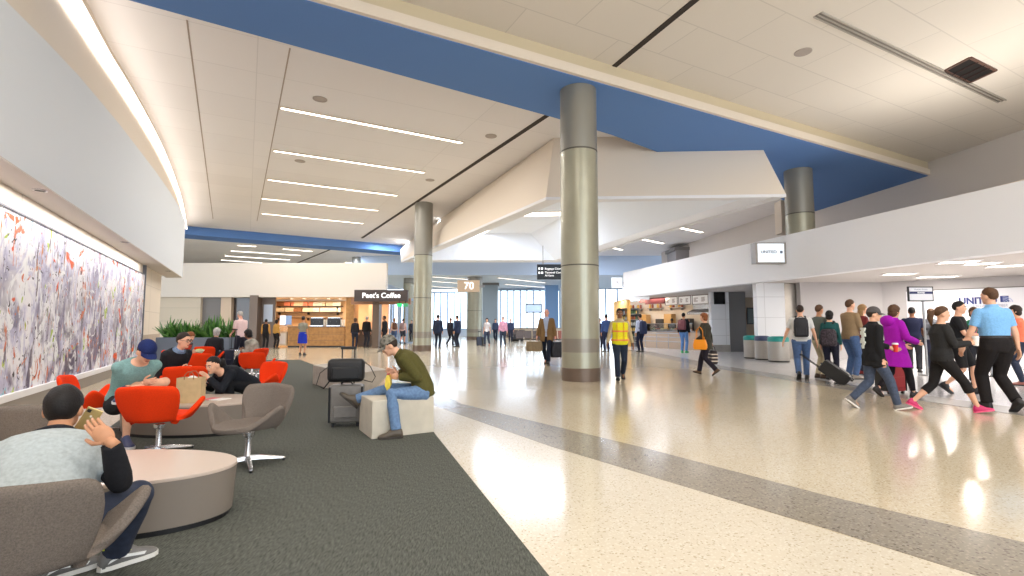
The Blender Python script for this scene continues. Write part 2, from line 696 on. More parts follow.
# linear air diffuser and open ceiling hatch
a_, b_ = PZ(818, 14, HC - .06), PZ(1002, 101, HC - .06)
t_ = (b_ - a_)
dif = empty('air_diffuser', (a_ + b_) / 2, math.atan2(t_.y, t_.x), 'long narrow grey air diffuser in the near right ceiling', 'vent')
L_ = t_.length
MB().span(-L_ / 2, L_ / 2, -.1, -.07, -.03, 0).span(-L_ / 2, L_ / 2, .07, .1, -.03, 0).span(-L_ / 2, L_ / 2, -.012, .012, -.03, 0).build('frame', mat('diffuser_frame', (176, 170, 160), .5), dif)
MB().span(-L_ / 2, L_ / 2, -.07, .07, -.01, 0).build('slot', mat('diffuser_slot', (128, 122, 116), .8), dif)
h4 = [PZ(*p, HC - .06) for p in ((970, 57), (996, 70), (970, 82), (945, 70))]
hc = sum(h4, V((0, 0, 0))) / 4
hat = empty('ceiling_hatch', hc, 0, 'dark square open hatch in the near right ceiling beside the air diffuser', 'hatch')
MB().prism([(p.x - hc.x, p.y - hc.y) for p in h4], -.012, 0).build('opening', mat('hatch_dark', (14, 10, 9), .9), hat)
fr = MB()
for i in range(4):
    a, b = h4[i] - hc, h4[(i + 1) % 4] - hc
    t = (b - a).normalized()
    n = V((-t.y, t.x, 0)) * .03
    fr.prism([(p.x, p.y) for p in (a - n, b - n, b + n, a + n)], -.03, 0)
fr.build('frame', mat('hatch_frame', (96, 70, 60), .6), hat)
pp = MB()
for k in (.3, .55, .75):
    a, b = h4[0].lerp(h4[1], k) - hc, h4[3].lerp(h4[2], k) - hc
    pp.tube([a.to_3d() + V((0, 0, -.016)), b + V((0, 0, -.016))], .025, 8)
pp.build('pipe', mat('hatch_pipe', (40, 20, 18), .8), hat)

# ------------------------------------------------------------------ columns
def column(px, py, dia, label, top=HC, rect=None, loc=None, split=5.6, low=True):
    p = loc if loc is not None else FL(px, py)
    e = empty('column', p, 0, label, 'column')
    r = dia / 2
    z0 = -p.z if False else 0
    top, split = top - p.z, split - p.z
    MB().lathe([(r, .0), (r, split)], n=48).build('shaft', M_COLM, e, smooth=True, auto=40)
    MB().lathe([(r * .985, split), (r * .985, top)], n=48).build('upper_shaft', M_COLT, e, smooth=True, auto=40)
    MB().lathe([(r * 1.003, split - .02), (r * 1.003, split + .02)], n=48).build('joint', mat('joint_dark', (84, 80, 72), .6), e, smooth=True, auto=40)
    if low:
        MB().lathe([(r * 1.003, 2.74), (r * 1.003, 2.77)], n=48).build('joint', MATS['joint_dark'], e, smooth=True, auto=40)
    if low:
        MB().lathe([(r * 1.02, 0), (r * 1.02, .3), (r * 1.0, .31)], n=48).build('base', M_BRONZE, e, smooth=True, auto=40)
        MB().lathe([(r * 1.004, .68), (r * 1.004, 1.0)], n=48).build('band', M_COLB, e, smooth=True, auto=40)
    e['kind'] = 'structure'
    return e


column(581, 380, .92, 'large round metal column standing on the terrazzo in the middle of the hall', top=HB)
column(422, 351, .96, 'round metal column beyond the man on the stone block', top=HC, split=5.0)
column(0, 0, .98, 'round grey column rising behind the white shop fascia', top=HB, loc=V((10.9, 18.6, 3.2)), split=5.5, low=False)
column(474, 336, 1.5, 'pale round column beside the gate seventy sign', loc=V((-3.6, 48, 0)), split=5)
column(0, 0, 1.15, 'slim grey column rising above the coffee shop fascia near its right end', loc=V((-14.6, 47, 0)), split=5.5, low=False)
column(0, 0, .95, 'thin grey column far behind the coffee shop fascia', loc=V((-23.5, 59, 0)), split=5.5, low=False)
column(0, 0, 1.0, 'slim grey column behind the round column beyond the seated man', loc=V((-10.2, 49, 0)), split=5.5, low=False)


def box_pier(name, c, s, label, m, cap=None, z1=HC, z0=0):
    e = empty(name, (c[0], c[1], z0), 0, label, 'column')
    MB().span(-s[0] / 2, s[0] / 2, -s[1] / 2, s[1] / 2, 0, z1 - z0).build('shaft', m, e)
    if cap:
        MB().span(-s[0] / 2 - .12, s[0] / 2 + .12, -s[1] / 2 - .12, s[1] / 2 + .12, z1 - z0 - cap, z1 - z0).build('cap', M_DGREY, e)
    e['kind'] = 'structure'
    return e


box_pier('wide_column', (-2.55, 55), (2.0, 1.6), 'wide blue-grey square pillar behind the gate seventy sign', mat('pier_grey', (140, 152, 158), .5), cap=.25, z1=6.0)
box_pier('wide_column', (14.0, 40), (2.2, 2.2), 'square grey pillar with dark cap rising above the white shop fascia', mat('pier_grey2', (136, 132, 132), .5), cap=.25, z1=7.5)
box_pier('wide_column', (4.6, 58), (1.5, 1.5), 'blue-grey square pillar by the far windows right of the hanging black sign', mat('pier_blue', (120, 156, 196), .5), z1=6.0)
box_pier('wide_column', (6.4, 60), (1.1, 1.1), 'narrow grey pillar by the far windows just left of the big column', mat('pier_grey3', (128, 136, 144), .5), z1=6.0)

# ------------------------------------------------------------------ drop ceiling ring
ZR = 5.6
ro = [PZ(546, 197, ZR), PZ(786, 194, ZR), PZ(566, 261, ZR), PZ(401, 261, ZR)]
rt = [PZ(554, 138, HC), None, None, PZ(400, 248, HC)]
r1 = PZ(766, 155, HB)
pn_ = (ro[1] - ro[0]).cross(rt[0] - ro[0])
dr_ = ray(766, 155)
r1 = V((0, 0, EYE)) + dr_ * ((ro[0] - V((0, 0, EYE))).dot(pn_) / dr_.dot(pn_))
rt[1] = ro[1] + (r1 - ro[1]) * ((HC - ZR) / (r1.z - ZR))
rt[2] = zs(ro[2] + V((-.8, -.8, 0)), HC)
ri = [zs(p, ZR) for p in inset(ro, [.75, .9, .5, .75])]
ZI = 7.25
rit = [zs(p, ZI) for p in inset(ro, [1.5, 2.6, 1.0, 1.1])]
g = MB()
n = 4
for i in range(4):
    j = (i + 1) % 4
    g.add([ro[i], ro[j], rt[j], rt[i]], [(0, 1, 2, 3)])
struct('ceiling_ring_fascia', g, M_CREAMP)
g = MB()
for i in range(4):
    j = (i + 1) % 4
    g.add([ro[i], ro[j], ri[j], ri[i]], [(0, 1, 2, 3)])
    up = V((0, 0, .1))
    g.add([ro[i], ro[j], ro[j] - up, ro[i] - up], [(0, 1, 2, 3)])
struct('ceiling_ring_edge', g, M_WHITE)
g = MB()
for i in range(4):
    j = (i + 1) % 4
    g.add([ri[i], ri[j], rit[j], rit[i]], [(0, 1, 2, 3)])
g.add(rit, [(0, 1, 2, 3)])
struct('ceiling_ring_recess', g, mat('recess_white', (238, 243, 250), .6))
tops = [p for p in ro]
M_BRIGHT = mat('lamp_panel', (255, 250, 240), .5, emit=3.5)
ceiling_light((462, 243), (522, 211), ZI, 'diagonal strip light inside the raised drop ceiling, nearer the round column on the left', 'strip lights in the drop ceiling', w=.3, power=420)
ceiling_light((543, 242), (600, 207), ZI, 'diagonal strip light inside the raised drop ceiling behind the big column', 'strip lights in the drop ceiling', w=.3, power=420)
ceiling_light((512, 214), (626, 212), ZI, 'wide bright light panel across the front of the drop ceiling recess', None, w=.9, power=640, m=M_BRIGHT)

# ------------------------------------------------------------------ left wall with its soffit
def wl(y, off=0):
    return V((-7.2 - .527 * (y - 6.97) + off, y, 0))


YW0, YW1 = -9, 19.6
ZSO = 3.3
a, b = wl(YW0), wl(YW1)
tw = (b - a).normalized()
nw = V((tw.y, -tw.x, 0))        # into the room
if nw.x < 0:
    nw = -nw
struct('wall_left', MB().prism([(p.x, p.y) for p in (a, b, b - nw * .3, a - nw * .3)], 0, HC), tiled('wall_panels_cream', (226, 215, 200), 1.6, .9, 0, vert=True))
# soffit box
sf = lambda y: V((-6.08 - .5135 * (y - 5.78), y, 0))
ZT = 6.0
y1 = 20.6
poly = [wl(YW0), sf(YW0), sf(y1), wl(y1)]
sb = MB().prism([(p.x, p.y) for p in poly], ZSO, ZSO + .02)
struct('trim_soffit', sb, M_SOFF)
f0, f1 = sf(YW0), sf(y1)
fd_ = (f1 - f0).normalized()
fn_ = V((-fd_.y, fd_.x, 0))


def onface(px, py):
    d = ray(px, py)
    return V((0, 0, EYE)) + d * (f0.dot(fn_) / (d.x * fn_.x + d.y * fn_.y))


ic = [(-60, -75), (5, 0), (44, 39), (78, 75), (100, 101), (120, 125), (140, 151), (156, 172), (170, 192), (180, 208), (185.5, 222)]
oc = [(20, -120), (86, 0), (98, 24), (112, 51), (124, 71), (137, 94), (152, 122), (164, 148), (175, 178), (182, 203), (186.5, 229)]
outer = [PZ(x, y, HC) for x, y in oc]
base = [onface(x, y) for x, y in ic]
base[-1] = zs(f1, base[-1].z)
fz = MB()
ft = [zs(f0, base[0].z - .5)] + base
fz.loft([[zs(p, ZSO + .02), p, p - nw * .2, zs(p - nw * .2, ZSO + .02)] for p in ft])
struct('wall_left_upper', fz, M_COOL)
base = [p - nw * .15 - V((0, 0, .1)) for p in base]


def fine(pl, n=8):
    out = []
    for i in range(len(pl) - 1):
        p0, p1, p2, p3 = pl[max(0, i - 1)], pl[i], pl[i + 1], pl[min(len(pl) - 1, i + 2)]
        for j in range(n):
            t = j / n
            out.append(.5 * ((2 * p1) + (p2 - p0) * t + (2 * p0 - 5 * p1 + 4 * p2 - p3) * t * t + (3 * p1 - p0 - 3 * p2 + p3) * t * t * t))
    return out + [pl[-1]]


outer, base = fine(outer), fine(base)
rows = []
for p, q in zip(base, outer):
    row = []
    for k in range(9):
        s = k / 8
        x = p.lerp(q, s)
        x.z = p.z + (HC - .02 - p.z) * s ** 1.1
        row.append(x)
    rows.append(row)
cv = MB()
cv.loft(rows, cap=False, closed=False)
struct('ceiling_cove', cv, M_CREAMP, smooth=True)
cl = MB()
rr = []
for row in rows:
    a1 = row[5].lerp(row[6], .3)
    a2 = row[7]
    u_ = (a2 - a1).normalized()
    n_ = (nw - u_ * nw.dot(u_)).normalized()
    rr.append([a1 + n_ * .08, a2 + n_ * .08, a2 + n_ * .03, a1 + n_ * .03])
cl.loft(rr)
o = cl.build('cove_light', M_COVE)
tag(o, 'continuous curved cove light glowing above the pale left wall', 'light')
li = MB()
rr = []
for q, p in zip(outer, base):
    d = (p - q)
    d.z = 0
    d.normalize()
    rr.append([zs(q - d * .06, HC - .2), zs(q + d * .04, HC - .2), zs(q + d * .04, HC), zs(q - d * .06, HC)])
li.loft(rr)
struct('trim_8', li, M_CREAMP)
for k, (x, y) in enumerate([(40, 190), (125, 242), (168, 271)]):
    p = PZ(x, y, ZSO)
    e = empty('downlight', p, 0, ['recessed downlight in the left soffit nearest the picture edge', 'recessed downlight in the middle of the left soffit', 'recessed downlight at the far end of the left soffit'][k], 'light', 'downlights in the left soffit')
    MB().lathe([(.09, 0), (.09, -.012), (.07, -.012), (.07, 0)], n=20).build('rim', M_CHROME, e, smooth=True, auto=30)
    MB().lathe([(.07, -.003), (.0, -.003)], n=20).build('lens', mat('lens_dark', (120, 112, 105), .3), e)
# light slot washing the artwork, at the inner edge of the soffit
wy0, wy1 = 1.0, 15.6
for k in range(4):
    ya, yb = wy0 + (wy1 - wy0) * k / 4, wy0 + (wy1 - wy0) * (k + 1) / 4
    c = (wl(ya) + wl(yb)) / 2 + nw * .28
    rz = math.atan2(tw.y, tw.x)
    area('wall_washer', (c.x, c.y, ZSO - .03), (wl(yb) - wl(ya)).length, 34, (255, 250, 248), rot=(0, 0, rz), sy=.12)
# art panel
AY0, AY1 = 2.2, 16.15
e = empty('wall_mural', zs(wl((AY0 + AY1) / 2), 1.62), math.atan2(tw.y, tw.x), 'long abstract painting in lavender, white and orange along the left wall', 'artwork')
LA = (wl(AY1) - wl(AY0)).length
def mural_mat():
    m = bpy.data.materials.new('mural_paint')
    m.use_nodes = True
    nt = m.node_tree
    L = nt.links.new
    b = nt.nodes['Principled BSDF']
    tc = nt.nodes.new('ShaderNodeTexCoord')

    def noise(sx, sz, detail, seed, rough=.6, dist=0):
        mp = nt.nodes.new('ShaderNodeMapping')
        mp.inputs['Scale'].default_value = (sx, 1, sz)
        mp.inputs['Location'].default_value = (seed, seed * 1.7, seed * .3)
        L(tc.outputs['Object'], mp.inputs['Vector'])
        n = nt.nodes.new('ShaderNodeTexNoise')
        n.inputs['Scale'].default_value = 1
        n.inputs['Detail'].default_value = detail
        n.inputs['Roughness'].default_value = rough
        n.inputs['Distortion'].default_value = dist
        L(mp.outputs['Vector'], n.inputs['Vector'])
        return n.outputs['Fac']

    def thr(fac, lo, hi):
        r = nt.nodes.new('ShaderNodeMapRange')
        r.inputs['From Min'].default_value = lo
        r.inputs['From Max'].default_value = hi
        L(fac, r.inputs['Value'])
        return r.outputs['Result']

    def mix(fac, a, col):
        x = nt.nodes.new('ShaderNodeMix')
        x.data_type = 'RGBA'
        L(fac, x.inputs['Factor'])
        L(a, x.inputs['A'])
        x.inputs['B'].default_value = lin(col)
        return x.outputs['Result']

    def mul(a, c):
        x = nt.nodes.new('ShaderNodeMath')
        x.operation = 'MULTIPLY'
        L(a, x.inputs[0])
        L(c, x.inputs[1])
        return x.outputs['Value']
    r = nt.nodes.new('ShaderNodeValToRGB')
    L(noise(1.3, .75, 7, 3, .7, 1.2), r.inputs['Fac'])
    el = r.color_ramp.elements
    el[0].position, el[0].color = .34, lin((150, 146, 172))
    el[1].position, el[1].color = .56, lin((238, 236, 240))
    e = el.new(.46)
    e.color = lin((198, 196, 218))
    c = r.outputs['Color']
    sep = nt.nodes.new('ShaderNodeSeparateXYZ')
    L(tc.outputs['Object'], sep.inputs['Vector'])
    low = thr(sep.outputs['Z'], .75, -.8)
    c = mix(mul(thr(noise(.8, .8, 4, 11, .6, 1), .47, .56), low), c, (128, 116, 140))
    c = mix(mul(thr(noise(1.2, .9, 5, 61, .6, 1.2), .48, .57), low), c, (92, 82, 104))
    c = mix(thr(noise(1.6, 1.2, 4, 23, .6, 1.5), .56, .60), c, (236, 236, 238))
    c = mix(thr(noise(5, 1.2, 5, 31, .7, 1), .59, .62), c, (126, 118, 126))
    c = mix(thr(noise(1.5, 1.5, 3, 47, .5, 1.5), .66, .69), c, (150, 190, 205))
    c = mix(thr(noise(2.2, 1.6, 4, 59, .55, 1.8), .625, .65), c, (206, 118, 84))
    c = mix(thr(noise(1.2, 1.4, 2, 71, .5, 1.4), .675, .69), c, (226, 92, 38))
    c = mix(thr(noise(2.4, 2.0, 3, 83, .5, 1), .67, .69), c, (176, 196, 84))
    c = mix(thr(noise(9, 2.2, 4, 97, .6, 1), .61, .64), c, (240, 240, 242))
    c = mix(thr(noise(4, 4, 3, 101, .5, 2.5), .655, .67), c, (70, 62, 66))
    c = mix(thr(noise(14, 3, 3, 109, .5, 1), .65, .68), c, (196, 132, 92))
    L(c, b.inputs['Base Color'])
    b.inputs['Roughness'].default_value = .55
    b.inputs['Specular IOR Level'].default_value = .25
    return m


MB().span(-LA / 2, LA / 2, -.06, -.01, -1.3, 1.33).build('canvas', mural_mat(), e)
f = MB()
f.span(LA / 2, LA / 2 + .09, -.09, 0, -1.33, 1.66)
f.span(-LA / 2, LA / 2, -.075, 0, 1.33, 1.36)
f.build('frame', mat('mural_frame', (96, 98, 106), .5, .3), e)
MB().span(-LA / 2, LA / 2 + .09, -.12, 0, -1.4, -1.3).build('ledge', M_WHITE, e)
# plinth under the artwork
pl = MB().prism([(p.x, p.y) for p in (wl(YW0) + nw * .09, wl(16.3) + nw * .09, wl(16.3), wl(YW0))], 0, .22)
struct('baseboard_left', pl, mat('plinth_grey', (150, 143, 134), .6))
pl = MB().prism([(p.x, p.y) for p in (wl(16.3) + nw * .05, wl(YW1) + nw * .05, wl(YW1), wl(16.3))], 0, 1.0)
struct('trim_9', pl, mat('wainscot_taupe', (186, 170, 154), .6))

# ------------------------------------------------------------------ far windows
YF = 62.5


def window(name, x0, x1, z0, z1, y, nm, bays):
    w = MB()
    step = (x1 - x0) / bays
    for i in range(bays + 1):
        w.span(x0 + i * step - .09, x0 + i * step + .09, y - .1, y + .1, z0, z1)
    for z in (z0, z1):
        w.span(x0, x1, y - .12, y + .12, z - .09, z + .09)
    o = w.build(name, mat('mullion_blue_grey', (160, 182, 208), .5))
    o['kind'] = 'structure'
    p = MB().span(x0, x1, y - .01, y + .01, z0, z1).build('window_glass', M_GLASS, o)
    return o


window('window_1', -16.5, -3.9, .9, 5.5, YF, '', 15)
window('window_2', -3.9, 6.0, .9, 5.8, YF, '', 12)
window('window_3', 6.0, 19.0, .2, 6.1, YF, '', 9)
struct('wall_far', MB().span(-40, -16.5, YF - .1, YF + .2, 0, HC).span(19, 40, YF - .1, YF + .2, 0, HC).span(-16.5, 19, YF - .1, YF + .2, 5.9, HC).span(-16.5, 19, YF - .1, YF + .2, 0, .9), mat('far_wall_blue', (196, 206, 218), .7))
struct('wall_far_left', MB().span(-40, -39.8, 20, 62.4, 0, HC), M_CREAMP)

# ------------------------------------------------------------------ right side: fascia, walls
A0, A1 = PZ(1024, 250, 3.0), PZ(625, 298, 3.0)
tf = (A1 - A0).normalized()
A1 = A1 + tf * .2
AN = A0 - tf * 21
nf = V((-tf.y, tf.x, 0))        # towards the hall (-x)
if nf.x > 0:
    nf = -nf


def fa(y, off=0):
    t = (y - A0.y) / tf.y
    return A0 + tf * t - nf * off      # off metres behind the fascia face


fz1 = 4.57
fm = MB().prism([(p.x, p.y) for p in (AN, A1, A1 - nf * .45, AN - nf * .45)], 3.0, fz1)
struct('wall_right_fascia', fm, M_WHITE)
so = MB().prism([(p.x, p.y) for p in (AN - nf * .45, A1 - nf * .45, A1 - nf * 12, V((34, 31, 0)), V((34, -9, 0)))], 3.02, 3.2)
struct('ceiling_right_low', so, M_SOFF)
# upper wall behind the fascia
wu = lambda y: V((16.45 - .125 * (y - 18.9), y, 0))
p0, p1 = wu(-9), wu(44)
struct('wall_right_upper', MB().prism([(p.x, p.y) for p in (p0, p1, p1 + V((.3, 0, 0)), p0 + V((.3, 0, 0)))], 3.2, HC), M_SOFF)
p0, p1 = V((14.6 + 1.2, -9, 0)), V((14.6, 26, 0))
struct('trim_10', MB().prism([(p.x, p.y) for p in (p0, p1, wu(26), wu(-9))], fz1 - .1, 5.6), M_CREAMP)
q = PY(782, 220, 19.6)
struct('wall_right_pier', MB().box((q.x + .1, 19.6, 5.6), (.5, .5, 1.3)), M_CREAMP)
# panelled blocks below the fascia
def wallbox(name, x0, x1, y0, y1, m, z1=3.02, z0=0):
    return struct(name, MB().span(x0, x1, y0, y1, z0, z1), m)


X = lambda px, y: (px - 512) / FOC * y * 1.0
M_PANEL = tiled('white_wall_panels', (232, 234, 238), 3.0, .82, 0, .014, .78, vert=True)
wallbox('wall_panel_block', X(757, 19.9), X(785, 19.9), 19.9, 20.2, M_PANEL)
wallbox('wall_metal_block', X(785, 19.9) + .005, X(803, 19.9), 19.95, 20.2, M_MET)
wallbox('wall_grey_back', X(801, 19.6), 14.6, 19.6, 19.9, M_GREYW)
g0, g1 = V((14.5, 19.7, 0)), V((19.2, 15.0, 0))
gt = (g1 - g0).normalized()
gn = V((-gt.y, gt.x, 0))
struct('wall_counter', MB().prism([(p.x, p.y) for p in (g0, g1, g1 + gn * .2, g0 + gn * .2)], 0, 3.02), M_GREYW)
wallbox('wall_right_end', 19.2, 19.4, -9, 15.2, M_GREYW)
# second white block with the screen and the dark side wall
yB = 25.2
wallbox('wall_white_block', X(711, yB), X(729, yB), yB, yB + .3, M_PANEL)
wallbox('baseboard_right', X(711, yB) - .02, X(729, yB) + .004, yB - .03, yB, M_MET, z1=.35)
M_DARKG = mat('dark_grey_wall', (118, 117, 118), .45, spec=.3)
wallbox('wall_dark_side', X(729, yB) + .01, X(746, yB), yB + .05, yB + .3, M_DARKG)
wallbox('wall_passage', X(744, 30), X(775, 30), 30, 30.2, mat('passage_wall', (150, 132, 112), .6))
sc = empty('wall_screen', (X(719.5, yB), yB - .03, PY(719, 298, yB).z), 0, 'small black screen high on the white wall block between food counter and dark wall', 'screen')
MB().span(-.28, .28, -.03, .03, -.32, .32).build('casing', M_BLACK, sc, bevel=.01)
MB().span(-.25, .25, -.034, -.029, -.29, .29).build('display', mat('screen_black', (12, 12, 14), .15), sc)
ps = PY(752, 315, 29.8)
pic = empty('framed_notice', (ps.x, 29.9, 1.9), 0, 'dark framed notice on the wall inside the narrow passage behind the bins', 'picture')
MB().span(-.25, .25, -.03, .03, -.5, .5).build('frame', M_BLACK, pic)
MB().span(-.19, .19, -.035, -.028, -.42, .42).build('sheet', mat('notice_dark', (70, 84, 80), .4), pic)
# lights in the low soffit
SL = [((940, 262.5), (978, 260.8)), ((988, 266.5), (1023, 264.8)), ((884, 274.3), (914, 273.5)), ((918, 277), (956, 276.2)), ((966, 264), (998, 262.6))]
for i, (a, b) in enumerate(SL):
    a, b = PZ(*a, 3.02), PZ(*b, 3.02)
    c = (a + b) / 2
    L = min((b - a).length, 2.6)
    rz = math.atan2(b.y - a.y, b.x - a.x)
    e = empty('ceiling_light', (c.x, c.y, 3.02), rz, 'recessed rectangular light in the low soffit over the airline counter queue', 'light', 'lights in the low soffit')
    MB().span(-L / 2 - .04, L / 2 + .04, -.26, -.22, -.02, 0).span(-L / 2 - .04, L / 2 + .04, .22, .26, -.02, 0).span(-L / 2 - .04, -L / 2, -.22, .22, -.02, 0).span(L / 2, L / 2 + .04, -.22, .22, -.02, 0).build('frame', M_WHITE, e)
    MB().span(-L / 2, L / 2, -.22, .22, -.012, -.002).build('diffuser', M_LAMP, e)
    area('lamp', (c.x, c.y, 2.98), L, 60, rot=(0, 0, rz), sy=.4)
# more of the same lights further along the soffit and over the queue
for (x, y) in ((13.2, 10), (15.5, 8.5), (13.2, 6.5), (16, 12)):
    area('lamp', (x, y, 2.98), 1.2, 45, sy=.4)

# ------------------------------------------------------------------ signs
rzf = math.atan2(tf.y, tf.x)
M_SIGNW = mat('sign_face_white', (236, 242, 248), .4, emit=.35)
M_TXG = mat('sign_text_grey', (120, 132, 150), .5)
M_TXW = mat('sign_text_white', (248, 248, 248), .5, emit=.8)
M_TXB = mat('sign_text_blue', (38, 52, 120), .5)
# boxed light sign on the fascia
ya = 18.1
c = fa(ya, -.5) + V((.02, 0, 0))
zc = (PY(777, 254, ya).z)
s = empty('fascia_sign', (c.x, c.y, zc), 0, 'small white illuminated box sign in a bronze frame mounted on the white fascia', 'sign')
MB().span(-.48, .48, -.16, -.12, -.36, .36).build('face', M_SIGNW, s)
fr = MB().span(-.56, -.48, -.17, .17, -.38, .38).span(.48, .56, -.17, .17, -.38, .38).span(-.48, .48, -.17, .17, .34, .38).span(-.48, .48, -.17, .17, -.38, -.34).span(-.48, .48, -.1, .17, -.34, .34)
fr.build('frame', mat('sign_frame', (150, 144, 138), .4, .4), s)
text('UNITED', .14, M_TXG, s, (-.08, -.165, .03), (PI / 2, 0, 0), xs=1.15, bold=.003)
MB().span(.33, .42, -.168, -.16, -.02, .08).build('emblem', M_TXG, s)
# dark hanging board over the coffee shop
YC = 30.0
pa, pb = PY(355, 290, 29.2), PY(408, 301.5, 29.2)
s = empty('shop_sign', ((pa.x + pb.x) / 2, 29.2, (pa.z + pb.z) / 2), 0, 'dark brown shop sign board with white script lettering beside the coffee shop', 'sign')
wS, hS = abs(pb.x - pa.x), abs(pb.z - pa.z)
MB().span(-wS / 2, wS / 2, -.12, .12, -hS / 2, hS / 2).build('board', mat('sign_brown', (66, 56, 54), .5), s)
text("Peet's Coffee", .42, M_TXW, s, (0.02, -.125, .0), (PI / 2, 0, 0), bold=.006)
# two little green exit signs below it
for k, px in enumerate((399.5, 405.5)):
    p = PY(px, 305, 29.0)
    x = empty('exit_sign', p, 0, ['small bright green sign under the right end of the brown shop board', 'dimmer green sign nearest the round column, right of the bright green one'][k], 'sign')
    MB().span(-.14, .14, -.03, .03, -.1, .1).build('face', mat('exit_green%d' % k, [(40, 190, 105), (60, 150, 100)][k], .5, emit=[.7, .3][k]), x)
    MB().span(-.02, .02, -.02, .02, .1, .28).build('bracket', M_BLACK, x)
# gate number
pa, pb = PY(457.5, 280.3, 46.8), PY(479.5, 292, 46.8)
s = empty('gate_sign', ((pa.x + pb.x) / 2, 46.8, (pa.z + pb.z) / 2), 0, 'square tan sign with the white number 70 beside a pale round column', 'sign')
wS, hS = abs(pb.x - pa.x), abs(pb.z - pa.z)
MB().span(-wS / 2, wS / 2, -.1, .1, -hS / 2, hS / 2).build('board', mat('gate_tan', (204, 178, 150), .5, emit=.25), s)
text('70', .95, M_TXW, s, (.05, -.11, 0), (PI / 2, 0, 0), bold=.012)
MB().span(wS / 2 - .1, wS / 2 + .5, -.05, .05, -.1, .1).build('bracket', M_STEEL, s)
# hanging direction sign
yS = 26.0
pa, pb = PY(537, 264.5, yS), PY(572, 279.5, yS)
s = empty('hanging_sign', ((pa.x + pb.x) / 2, yS, (pa.z + pb.z) / 2), 0, 'black hanging direction sign with white lines of text left of the big column', 'sign')
wS, hS = abs(pb.x - pa.x), abs(pb.z - pa.z)
MB().span(-wS / 2, wS / 2, -.1, .1, -hS / 2, hS / 2).build('board', mat('sign_black', (26, 34, 44), .4), s)
for sx in (-.6, .6):
    MB().tube([(sx, 0, hS / 2), (sx, 0, hS / 2 + (ZR - .1 - (pa.z)) + .02)], .025, 8).build('hanger', M_STEEL, s)
for i, z in enumerate((.17, -.05)):
    a = MB()
    a.span(-wS / 2 + .07, -wS / 2 + .15, -.106, -.1, z - .055, z + .055)
    a.span(-wS / 2 + .2, -wS / 2 + .31, -.106, -.1, z - .055, z + .055)
    a.build('pictogram', M_TXW, s)
text('Baggage Claim', .15, M_TXW, s, (-wS / 2 + .4, -.105, .16), (PI / 2, 0, 0), align='LEFT')
text('Terminal Connector', .15, M_TXW, s, (-wS / 2 + .4, -.105, -.04), (PI / 2, 0, 0), align='LEFT')
text('All Gates', .13, M_TXW, s, (-wS / 2 + .4, -.105, -.2), (PI / 2, 0, 0), align='LEFT')
# small white signs at the far end of the fascia
yE = 31.2
pa, pb = PY(611.5, 277.6, yE), PY(622.5, 288, yE)
s = empty('hanging_sign', ((pa.x + pb.x) / 2, yE, (pa.z + pb.z) / 2), 0, 'small bright white square sign at the far end of the white fascia', 'sign')
wS, hS = abs(pb.x - pa.x), abs(pb.z - pa.z)
MB().span(-wS / 2, wS / 2, -.06, .06, -hS / 2, hS / 2).build('face', M_SIGNW, s, bevel=.02)
text('70', .26, mat('sign_text_tan', (170, 140, 120), .5), s, (0, -.07, 0), (PI / 2, 0, 0))
MB().span(wS / 2, wS / 2 + .5, -.03, .03, -.06, .06).build('bracket', M_STEEL, s)
yE = 29.4
pa, pb = PY(623, 287.5, yE), PY(649, 299.5, yE)
s = empty('hanging_sign', ((pa.x + pb.x) / 2, yE, (pa.z + pb.z) / 2), 0, 'wide white box sign hanging below the fascia in front of the food shop shelves', 'sign')
wS, hS = abs(pb.x - pa.x), abs(pb.z - pa.z)
MB().span(-wS / 2, wS / 2, -.12, .12, -hS / 2, hS / 2).build('box', mat('sign_white_soft', (236, 238, 244), .5, emit=.35), s, bevel=.02)
MB().span(-.1, wS / 2 - .75, -.13, -.12, -.08, .2).span(wS / 2 - .6, wS / 2 - .1, -.13, -.12, -.08, .2).build('panel', M_SIGNW, s)
# airline wall lettering and emblem on the counter wall
rg = math.atan2(gt.y, gt.x)
cw = g0.lerp(g1, .42)


def onwall(px, py):
    d = ray(px, py)
    # plane of the counter wall
    t = (g0.dot(gn)) / (d.x * gn.x + d.y * gn.y)
    p = V((0, 0, EYE)) + d * t
    return p - gn * .012


pw0, pw1 = onwall(906, 291), onwall(1060, 340)
wc = (pw0 + pw1) / 2
ws = empty('airline_wall_sign', (wc.x, wc.y, 0), rg, 'white back wall panel with blue airline lettering and emblem behind the queue', 'sign')
wl_ = (V((pw1.x, pw1.y, 0)) - V((pw0.x, pw0.y, 0))).length
ztop = onwall(960, 289.5).z
MB().span(-wl_ / 2, wl_ / 2, -.03, 0, .9, ztop).build('panel', mat('sign_panel_white', (228, 228, 234), .5), ws)
MB().span(-wl_ / 2, wl_ / 2, -.045, 0, ztop, ztop + .03).build('top_rail', M_DGREY, ws)


def wloc(px, py, off):
    p = onwall(px, py)
    d = V((p.x, p.y, 0)) - V((wc.x, wc.y, 0))
    return V((d.dot(gt), -off, p.z))


